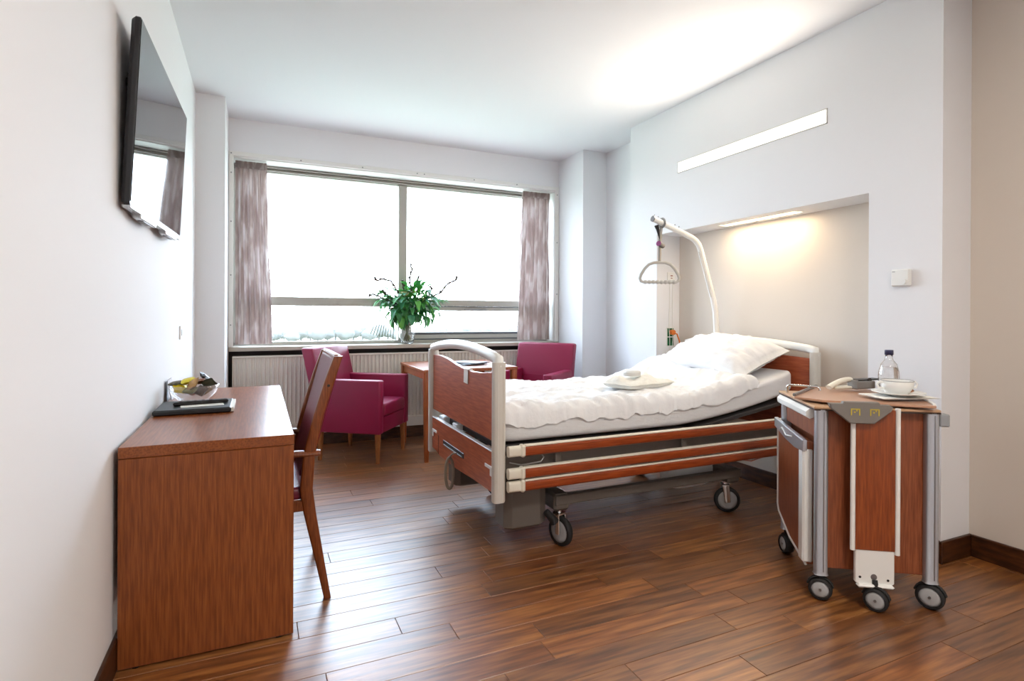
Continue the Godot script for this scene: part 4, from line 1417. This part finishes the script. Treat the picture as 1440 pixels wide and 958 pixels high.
		for i in 9:
			var a := PI * (0.08 + 0.84 * i / 8.0)
			var side: Vector3 = c[2].normalized().cross(Vector3.UP)
			hood.append(at + side * cos(a) * (c[3] + 0.004) + Vector3(0, sin(a) * (c[3] + 0.004), 0))
		tube(st, hood, 0.004, 6, true, 2.6, Vector3.UP)
		part("castor_hood", st, mats.rubber, t)
	# things on the tray, placed in the cabinet's own axes
	var on := func(x: float, y: float, d: float) -> Vector3: return t.transform * Vector3(x, y, -d)
	var top := 0.8325
	O = on.call(0.355, top, 0.135)
	var nap := mb()
	var nn := FastNoiseLite.new()
	nn.seed = 4
	nn.frequency = 3.0
	var nt := Basis(Vector3.UP, ang + 0.25)
	var nf := func(u: float, v: float) -> Vector3:
		var q := Vector3((u - 0.5) * 0.25, 0.004 + 0.003 * nn.get_noise_2d(u, v), (v - 0.5) * 0.16)
		return O + nt * q
	sheet(nap, 14, 10, nf)
	box(nap, O + Vector3(0, 0.0018, 0), Vector3(0.244, 0.003, 0.154), 0.0, nt)
	solo("paper_napkin", nap, mats.paper, "white paper napkin under the cup and saucer on the cabinet", "napkin")
	O = on.call(0.355, top + 0.007, 0.135)
	var sau := mb()
	lathe(sau, [Vector2(0, 0), Vector2(0.055, 0.0), Vector2(0.075, 0.008), Vector2(0.098, 0.013), Vector2(0.098, 0.016), Vector2(0.072, 0.013), Vector2(0.05, 0.006), Vector2(0, 0.006)], O, 36)
	solo("saucer", sau, mats.white_plastic, "white saucer under the soup cup on the bedside cabinet", "saucer")
	O = on.call(0.35, top + 0.0135, 0.135)
	var cup := thing("soup_cup", "white two-handled soup cup with dark rim on a saucer", "cup", O)
	var cs := mb()
	lathe(cs, [Vector2(0, 0.0), Vector2(0.038, 0.0), Vector2(0.046, 0.008), Vector2(0.058, 0.03), Vector2(0.062, 0.056), Vector2(0.059, 0.056), Vector2(0.054, 0.03), Vector2(0.04, 0.01), Vector2(0, 0.008)], O, 36)
	part("bowl", cs, mats.white_plastic, cup)
	var rim2 := mb()
	lathe(rim2, [Vector2(0.0605, 0.0535), Vector2(0.0625, 0.055), Vector2(0.0605, 0.0575), Vector2(0.0585, 0.056)], O, 36)
	part("rim_line", rim2, plain(hexc("8a8a8c"), 0.4), cup)
	var hdir := Vector3(0.91, 0, 0.41)
	for s in [-1.0, 1.0]:
		var hh := mb()
		tube(hh, [O + hdir * s * 0.055 + Vector3(0, 0.05, 0), O + hdir * s * 0.078 + Vector3(0, 0.05, 0), O + hdir * s * 0.086 + Vector3(0, 0.04, 0), O + hdir * s * 0.08 + Vector3(0, 0.026, 0), O + hdir * s * 0.054 + Vector3(0, 0.022, 0)], 0.005, 8)
		part("handle", hh, mats.white_plastic, cup)
	O = O + hdir * 0.08 + Vector3(0.0, 0.003, -0.03)
	var ck := mb()
	lathe(ck, [Vector2(0, 0), Vector2(0.018, 0.0), Vector2(0.022, 0.006), Vector2(0.018, 0.012), Vector2(0, 0.014)], O, 16)
	solo("biscuit", ck, plain(hexc("a9785a"), 0.8), "small brown biscuit on the saucer", "biscuit")
	# bottle of water
	O = on.call(0.40, top, 0.32)
	var bt := thing("water_bottle", "clear glass water bottle with dark blue cap on the cabinet", "bottle", O)
	var bg := mb()
	lathe(bg, [Vector2(0, 0.0), Vector2(0.036, 0.0), Vector2(0.041, 0.006), Vector2(0.042, 0.07), Vector2(0.04, 0.095), Vector2(0.032, 0.125), Vector2(0.018, 0.145), Vector2(0.0145, 0.155), Vector2(0.0145, 0.175), Vector2(0.0125, 0.175), Vector2(0.0125, 0.155), Vector2(0.0165, 0.144), Vector2(0.030, 0.124), Vector2(0.0385, 0.095), Vector2(0.0405, 0.07), Vector2(0.0395, 0.008), Vector2(0.0, 0.005)], O, 32)
	part("glass_body", bg, mats.glass, bt)
	var wt := mb()
	lathe(wt, [Vector2(0, 0.006), Vector2(0.0385, 0.009), Vector2(0.0398, 0.07), Vector2(0.0378, 0.095), Vector2(0.0335, 0.112), Vector2(0, 0.112)], O, 32)
	var wm := solid_glass()
	wm.refraction_scale = 0.033
	part("water", wt, wm, bt)
	var bc := mb()
	lathe(bc, [Vector2(0.0, 0.19), Vector2(0.0165, 0.19), Vector2(0.0175, 0.187), Vector2(0.0175, 0.168), Vector2(0.0155, 0.168)], O, 20)
	part("cap", bc, plain(hexc("2b2b50"), 0.4), bt)
	# bedside telephone with a curved cream receiver
	O = on.call(0.285, top, 0.40)
	var ph := thing("bedside_phone", "grey bedside telephone holder with a curved cream receiver on the cabinet", "telephone", O)
	var pt := Basis(Vector3.UP, ang + 0.5)
	var pb := mb()
	box(pb, O + pt * Vector3(0.04, 0.018, 0.01), Vector3(0.11, 0.036, 0.05), 0.004, pt)
	box(pb, O + pt * Vector3(-0.02, 0.021, 0.012), Vector3(0.012, 0.042, 0.056), 0.003, pt)
	part("holder", pb, plain(hexc("8b8a8a"), 0.45), ph)
	var pk := mb()
	box(pk, O + pt * Vector3(0.07, 0.041, 0.0), Vector3(0.16, 0.006, 0.05), 0.002, pt)
	cyl(pk, O + pt * Vector3(0.065, 0.04, 0.026), O + pt * Vector3(0.065, 0.04, 0.03), 0.011, 12)
	part("top_plate", pk, mats.black, ph)
	var rc := mb()
	var rpts := []
	for i in 13:
		var a: float = lerp(-0.1, 1.0, i / 12.0)
		rpts.append(O + pt * Vector3(-0.135 + 0.12 * a, 0.008 + 0.034 * sin(PI * 0.5 * clampf(a + 0.1, 0, 1)), -0.01))
	tube(rc, rpts, 0.011, 10, true, 1.6, Vector3.UP)
	box(rc, O + pt * Vector3(-0.06, 0.006, -0.01), Vector3(0.13, 0.012, 0.045), 0.004, pt)
	part("receiver", rc, mats.cream_plastic, ph)
	O = Vector3.ZERO

# ------------------------------------------------------------------ small things
func build_desk_things() -> void:
	var y := 0.7355
	O = Vector3(-0.265, y, -2.92)
	var fo := thing("folder", "black leather writing folder lying flat on the desk", "folder", O)
	var cv := mb()
	box(cv, Vector3(-0.262, y + 0.012, -2.925), Vector3(0.30, 0.024, 0.29), 0.006)
	part("cover", cv, mats.folder, fo)
	part("pages", bx(Vector3(-0.118, y + 0.003, -3.06), Vector3(-0.102, y + 0.021, -2.79), 0.001), mats.paper, fo)
	O = Vector3(-0.26, y + 0.0245, -2.9)
	var pp := mb()
	box(pp, Vector3(-0.235, y + 0.0255, -2.9), Vector3(0.17, 0.002, 0.12), 0.0, Basis(Vector3.UP, 0.12))
	solo("paper_sheet", pp, mats.paper, "white paper under the remote control on the black folder", "paper")
	O = Vector3(-0.25, y + 0.027, -2.9)
	var rt := thing("remote_control", "slim black remote control lying on the folder on the desk", "remote control", O)
	var rm := mb()
	var rb := Basis(Vector3.UP, 0.16)
	box(rm, O + rb * Vector3(0.012, 0.008, -0.01), Vector3(0.22, 0.016, 0.04), 0.005, rb)
	part("remote_body", rm, mats.black, rt)
	var bt := mb()
	for i in 5:
		for j in 2:
			box(bt, O + rb * Vector3(-0.07 + 0.03 * i, 0.0165, -0.018 + 0.016 * j), Vector3(0.012, 0.002, 0.008), 0.0, rb)
	part("buttons", bt, plain(hexc("5a4a4e"), 0.5), rt)
	# glass bowl with wrapped snacks
	var bc := Vector3(-0.295, y, -3.19)
	O = bc
	var bs := mb()
	lathe(bs, [Vector2(0.0, 0.0), Vector2(0.045, 0.0), Vector2(0.07, 0.012), Vector2(0.098, 0.042), Vector2(0.114, 0.085), Vector2(0.110, 0.086), Vector2(0.094, 0.045), Vector2(0.066, 0.016), Vector2(0.042, 0.006), Vector2(0, 0.006)], bc, 36)
	solo("glass_bowl", bs, glass(Color(0.9, 0.93, 0.95), 0.1), "clear glass bowl of wrapped tea and snacks on the desk", "bowl")
	rng.seed = 19
	var cols := ["d9c21a", "6b6a2a", "3a2a1e", "8a6a3c", "9a5a3a", "c9a96a", "5a5440", "e0cf3a", "7a4a2a", "4a4a38", "b58a50", "2c2620"]
	var spots := [[-0.05, 0.055, 0.02, 0.3], [-0.01, 0.05, 0.03, 1.2], [0.03, 0.045, 0.02, 2.0], [0.055, 0.05, -0.01, 0.6], [0.0, 0.035, -0.03, 1.7], [-0.035, 0.05, -0.015, 2.6], [-0.065, 0.075, 0.0, 0.9], [-0.02, 0.085, 0.01, 0.2], [0.03, 0.08, 0.0, 1.4], [0.06, 0.075, 0.02, 2.3], [0.0, 0.075, 0.045, 2.9], [0.045, 0.09, -0.03, 0.5]]
	var kinds := ["yellow", "olive", "dark brown", "tan", "rust brown", "pale gold", "grey green", "bright yellow", "brown", "dark olive", "golden", "black"]
	for i in spots.size():
		var s: Array = spots[i]
		O = bc + Vector3(s[0] * 1.1, s[1] * 1.25, s[2] * 1.2)
		var ps := mb()
		var tb := Basis(Vector3.UP, s[3]) * Basis(Vector3.RIGHT, rng.randf_range(-0.9, 0.9)) * Basis(Vector3.BACK, rng.randf_range(-0.8, 0.8))
		var nn := FastNoiseLite.new()
		nn.seed = i
		nn.frequency = 20.0
		for side in [1.0, -1.0]:
			var g := func(u: float, v: float) -> Vector3:
				var a := u * 2.0 - 1.0
				var b := v * 2.0 - 1.0
				var e: float = pow(clampf((1.0 - pow(abs(a), 3.0)) * (1.0 - pow(abs(b), 4.0)), 0, 1), 0.5)
				return O + tb * Vector3(a * 0.034, side * 0.012 * e + 0.004 * nn.get_noise_2d(a * 0.1, b * 0.1), b * 0.025)
			sheet(ps, 8, 8, g)
		solo("wrapped_snack", ps, plain(hexc(cols[i]), 0.35, 0.2), "%s wrapped sachet in the glass bowl on the desk" % kinds[i], "sachet", "wrapped sachets in the bowl")
	O = Vector3(-0.41, y, -3.36)
	var cd := mb()
	box(cd, Vector3(-0.412, y + 0.05, -3.36), Vector3(0.004, 0.1, 0.15), 0.0, Basis(Vector3.BACK, 0.2))
	solo("card_stand", cd, plain(hexc("c9ccd2"), 0.3), "small pale card leaning on the wall behind the glass bowl", "card")
	O = Vector3.ZERO

func build_wall_things() -> void:
	# room thermostat
	var c := Vector3(XB, 1.372, -1.75)
	O = c
	var t := thing("thermostat", "small white room thermostat on the wall right of the niche", "thermostat", c)
	part("housing", bx(Vector3(XB - 0.026, 1.33, -1.794), Vector3(XB, 1.415, -1.706), 0.005), mats.white_plastic, t)
	var kn := mb()
	cyl(kn, Vector3(XB - 0.026, 1.352, -1.73), Vector3(XB - 0.034, 1.352, -1.73), 0.013, 16)
	part("dial", kn, mats.white_plastic, t)
	var mk := mb()
	box(mk, Vector3(XB - 0.0262, 1.403, -1.78), Vector3(0.001, 0.004, 0.014))
	part("logo_mark", mk, mats.hub_grey, t)
	# switch plate on the left wall
	O = Vector3(XL, 1.06, -3.89)
	var sw := thing("wall_socket", "small white socket plate on the left wall above the desk", "socket", O)
	part("plate", bx(Vector3(XL, 1.02, -3.93), Vector3(XL + 0.009, 1.10, -3.85), 0.002), mats.white_plastic, sw)
	var si := mb()
	cyl(si, Vector3(XL + 0.009, 1.06, -3.89), Vector3(XL + 0.011, 1.06, -3.89), 0.02, 18)
	part("insert", si, mats.hub_grey, sw)
	# service sockets on the far side of the niche
	O = Vector3(3.1, 1.0, ZI0)
	var gs := thing("green_socket", "green double power socket on the side of the niche", "socket", O)
	part("frame", bx(Vector3(3.062, 0.922, ZI0), Vector3(3.138, 1.078, ZI0 + 0.008), 0.002), mats.white_plastic, gs)
	for yy in [0.962, 1.038]:
		part("insert", bx(Vector3(3.068, yy - 0.034, ZI0 + 0.008), Vector3(3.132, yy + 0.034, ZI0 + 0.012), 0.002), plain(hexc("0f5a34"), 0.4), gs)
	O = Vector3(3.105, 1.035, ZI0 + 0.012)
	var op := mb()
	cyl(op, Vector3(3.105, 1.038, ZI0 + 0.012), Vector3(3.105, 1.038, ZI0 + 0.045), 0.021, 16)
	tube(op, [Vector3(3.105, 1.036, ZI0 + 0.04), Vector3(3.125, 1.025, ZI0 + 0.06), Vector3(3.145, 0.97, ZI0 + 0.065), Vector3(3.16, 0.88, ZI0 + 0.065), Vector3(3.165, 0.75, ZI0 + 0.07), Vector3(3.165, 0.6, ZI0 + 0.08)], 0.006, 8)
	solo("orange_plug", op, plain(hexc("d9772e"), 0.5), "orange plug and cable in the green socket beside the bed", "plug")
	O = Vector3(3.1, 0.85, ZI0)
	var ws := thing("white_socket", "white triple connection plate low on the niche side under the green socket", "socket", O)
	part("plate", bx(Vector3(3.065, 0.80, ZI0), Vector3(3.14, 0.885, ZI0 + 0.009), 0.002), mats.white_plastic, ws)
	var wi := mb()
	for x in [3.083, 3.102, 3.121]:
		box(wi, Vector3(x, 0.86, ZI0 + 0.0095), Vector3(0.009, 0.014, 0.002))
	part("port", wi, mats.steel, ws)
	O = Vector3(3.105, 1.5, ZI0)
	var ns := thing("nurse_call_plate", "small white plate with red mark high on the niche side", "switch", O)
	part("plate", bx(Vector3(3.068, 1.468, ZI0), Vector3(3.142, 1.535, ZI0 + 0.008), 0.002), mats.white_plastic, ns)
	var nm := mb()
	box(nm, Vector3(3.11, 1.506, ZI0 + 0.0085), Vector3(0.022, 0.008, 0.002))
	box(nm, Vector3(3.11, 1.487, ZI0 + 0.0085), Vector3(0.016, 0.006, 0.002))
	part("red_mark", nm, plain(hexc("8c3a34"), 0.5), ns)
	for k in 2:
		O = Vector3(3.09 + 0.03 * k, 1.47, ZI0 + 0.01)
		var cb := mb()
		tube(cb, [Vector3(3.09 + 0.03 * k, 1.47, ZI0 + 0.01), Vector3(3.092 + 0.03 * k, 1.3, ZI0 + 0.008), Vector3(3.086 + 0.034 * k, 1.18, ZI0 + 0.008), Vector3(3.082 + 0.036 * k, 1.075, ZI0 + 0.012), Vector3(3.084 + 0.032 * k, 0.98, ZI0 + 0.02), Vector3(3.09 + 0.02 * k, 0.87, ZI0 + 0.014)], 0.0022, 6)
		solo("thin_cable", cb, mats.white_plastic, "thin pale cable hanging down the side of the niche", "cable", "thin cables in the niche")
	O = Vector3.ZERO

func build_bouquet() -> void:
	var vb := Vector3(1.305, 0.8925, ZW - 0.09)
	O = vb
	var vs := mb()
	lathe(vs, [Vector2(0, 0.0), Vector2(0.05, 0.0), Vector2(0.056, 0.006), Vector2(0.072, 0.05), Vector2(0.08, 0.10), Vector2(0.074, 0.145), Vector2(0.06, 0.18), Vector2(0.058, 0.2), Vector2(0.066, 0.22), Vector2(0.0625, 0.221), Vector2(0.0545, 0.2), Vector2(0.0565, 0.178), Vector2(0.0705, 0.143), Vector2(0.0765, 0.10), Vector2(0.0685, 0.052), Vector2(0.05, 0.016), Vector2(0, 0.014)], vb, 36)
	solo("glass_vase", vs, mats.glass, "round clear glass vase on the window sill", "vase")
	var b := thing("flower_bouquet", "leafy green bouquet with cream blooms and curly twigs in the vase", "bouquet", vb)
	rng.seed = 23
	var stems := mb()
	for i in 14:
		var a := TAU * i / 14.0 + rng.randf_range(-0.2, 0.2)
		var r0 := rng.randf_range(0.012, 0.042)
		tube(stems, [vb + Vector3(cos(a + 2.4) * r0, 0.022, sin(a + 2.4) * r0), vb + Vector3(cos(a) * 0.012, 0.14, sin(a) * 0.012), vb + Vector3(cos(a) * 0.036, 0.225, sin(a) * 0.036), vb + Vector3(cos(a) * 0.12, 0.36, sin(a) * 0.08)], 0.0045, 6)
	part("stems", stems, mats.stem, b)
	# a few leaf shapes shared by all leaves
	O = Vector3.ZERO
	var shapes := []
	for k in 3:
		var w: float = [0.034, 0.026, 0.042][k]
		var l: float = [0.13, 0.12, 0.11][k]
		var st := mb()
		var g := func(u: float, v: float) -> Vector3:
			var half: float = w * pow(sin(PI * clampf(u * 0.94 + 0.03, 0, 1)), 0.8) * (1.0 - 0.25 * u)
			var s := v * 2.0 - 1.0
			return Vector3(l * u, 0.02 * sin(PI * u) - 0.035 * u * u + 0.012 * abs(s) * sin(PI * u), s * half)
		sheet(st, 6, 4, g)
		shapes.append(st)
	var leaf_meshes := []
	for k in 3:
		var per := []
		var arr: ArrayMesh = mesh_of(shapes[k], mats.leaf[0])
		for m in mats.leaf:
			var c: ArrayMesh = arr.duplicate()
			c.surface_set_material(0, m)
			per.append(c)
		leaf_meshes.append(per)
	var heart := Vector3(0.03, 0.375, 0.0)
	for i in 280:
		var d := Vector3(rng.randfn(), rng.randfn() * 0.8 + 0.12, rng.randfn()).normalized()
		var reach := Vector3(0.29, 0.19, 0.13) * rng.randf_range(0.25, 1.0)
		var at := heart + d * reach
		at.z = min(at.z, 0.14)
		at.z = max(at.z, -0.075)
		at.y = max(at.y, 0.25)
		var o := MeshInstance3D.new()
		o.name = "leaf"
		o.mesh = leaf_meshes[rng.randi() % 3][rng.randi() % mats.leaf.size()]
		var dir := (d + Vector3(0, -0.25, 0.15) + Vector3(rng.randf_range(-0.4, 0.4), rng.randf_range(-0.4, 0.3), rng.randf_range(-0.3, 0.3))).normalized()
		if at.z < -0.03:
			dir.z = abs(dir.z) * 0.3
		var zz := dir.cross(Vector3.UP).normalized()
		var bs := Basis(dir, zz.cross(dir).normalized(), zz)
		o.transform = Transform3D(bs.scaled(Vector3.ONE * rng.randf_range(0.7, 1.1)), at)
		b.add_child(o, true)
	# blooms
	O = vb
	for q in [[Vector3(-0.045, 0.455, 0.075), 0.052, "bloom"], [Vector3(0.125, 0.41, 0.08), 0.04, "bloom_green"], [Vector3(0.04, 0.47, 0.07), 0.04, "bloom_green"], [Vector3(-0.09, 0.41, 0.08), 0.03, "bloom_green"]]:
		var fl := mb()
		for ring in 4:
			for k in 8:
				var a := TAU * k / 8.0 + ring * 0.4
				var tilt: float = 0.25 + 0.33 * ring
				var r: float = q[1] * (1.0 - 0.12 * ring)
				var c: Vector3 = vb + q[0]
				var out := Vector3(cos(a), 0.25, sin(a)).normalized()
				var pf := func(u: float, v: float) -> Vector3:
					var s := v * 2.0 - 1.0
					var sideways := Vector3(-sin(a), 0, cos(a))
					return c + (out * cos(tilt) + Vector3.UP * sin(tilt)) * r * u + sideways * s * r * 0.45 * sin(PI * clampf(u * 0.8 + 0.12, 0, 1)) + Vector3.UP * r * 0.25 * u * u
				sheet(fl, 3, 2, pf)
		part("flower", fl, mats[q[2]], b)
	# curly twigs and hanging grass
	var twigs := [[Vector3(0.05, 0.42, 0.0), Vector3(0.2, 0.44, 0.02), Vector3(0.33, 0.50, 0.02), Vector3(0.4, 0.58, 0.0), Vector3(0.47, 0.62, 0.0), Vector3(0.505, 0.63, 0.0), Vector3(0.50, 0.66, 0.0)],
		[Vector3(0.02, 0.42, 0.0), Vector3(0.035, 0.56, 0.02), Vector3(0.02, 0.64, 0.0), Vector3(0.045, 0.71, 0.0), Vector3(0.03, 0.76, 0.01)],
		[Vector3(0.06, 0.42, 0.0), Vector3(0.10, 0.54, 0.02), Vector3(0.09, 0.61, 0.03), Vector3(0.11, 0.66, 0.02)],
		[Vector3(-0.04, 0.42, 0.0), Vector3(-0.12, 0.54, 0.03), Vector3(-0.17, 0.6, 0.02), Vector3(-0.24, 0.62, 0.0), Vector3(-0.30, 0.60, 0.0), Vector3(-0.315, 0.63, 0.0)],
		[Vector3(-0.06, 0.40, 0.0), Vector3(-0.18, 0.45, 0.03), Vector3(-0.24, 0.50, 0.02), Vector3(-0.28, 0.505, 0.02)],
		[Vector3(-0.08, 0.38, 0.0), Vector3(-0.26, 0.44, 0.02), Vector3(-0.33, 0.47, 0.0), Vector3(-0.37, 0.45, 0.0)],
		[Vector3(0.1, 0.40, 0.0), Vector3(0.2, 0.47, 0.04), Vector3(0.24, 0.54, 0.03), Vector3(0.21, 0.56, 0.02)],
		[Vector3(0.0, 0.42, 0.02), Vector3(-0.05, 0.54, 0.05), Vector3(-0.06, 0.60, 0.05)]]
	for tw in twigs:
		var st := mb()
		var pts := []
		for i in tw.size() - 1:
			for k in 3:
				pts.append(vb + (tw[i] as Vector3).lerp(tw[i + 1], k / 3.0) + Vector3(rng.randf_range(-0.006, 0.006), rng.randf_range(-0.006, 0.006), 0))
		pts.append(vb + tw[tw.size() - 1])
		tube(st, pts, 0.008, 5)
		for i in range(2, pts.size(), 2):
			var e: Vector3 = pts[i] + Vector3(rng.randf_range(-0.015, 0.015), rng.randf_range(0.004, 0.018), rng.randf_range(-0.008, 0.008))
			tube(st, [pts[i], (pts[i] + e) / 2.0, e], [0.006, 0.016, 0.008], 5)
		part("twig", st, mats.twig, b)
	for k in 9:
		var gs := mb()
		var x := -0.12 - 0.022 * k
		tube(gs, [vb + Vector3(-0.05, 0.36, 0.04), vb + Vector3(x * 0.8, 0.33, 0.05), vb + Vector3(x - 0.02, 0.2, 0.05), vb + Vector3(x - 0.03 - 0.004 * k, 0.035 + 0.008 * k, 0.05)], 0.003, 4)
		part("grass_blade", gs, mats.stem, b)
	O = Vector3.ZERO

func _ready() -> void:
	setup_view()
	make_materials()
	build_lamps()
	build_shell()
	build_floor()
	build_window()
	build_outside()
	build_radiator()
	build_curtain(-0.19, 0.055, 0.045, 2, "mauve patterned curtain drawn to the window end near the desk")
	build_curtain(2.53, 2.855, -0.05, 6, "mauve patterned curtain drawn to the window end behind the bed")
	build_bed()
	build_desk()
	build_tv()
	build_cabinet()
	build_desk_chair()
	build_armchair(Vector3(0.80, 0, -4.78), 36.0, "burgundy armchair between the radiator and the desk chair, beside the side table")
	build_armchair(Vector3(2.33, 0, -4.66), 140.0, "burgundy armchair half hidden behind the bed, beside the side table")
	build_table()
	build_desk_things()
	build_wall_things()
	build_bouquet()
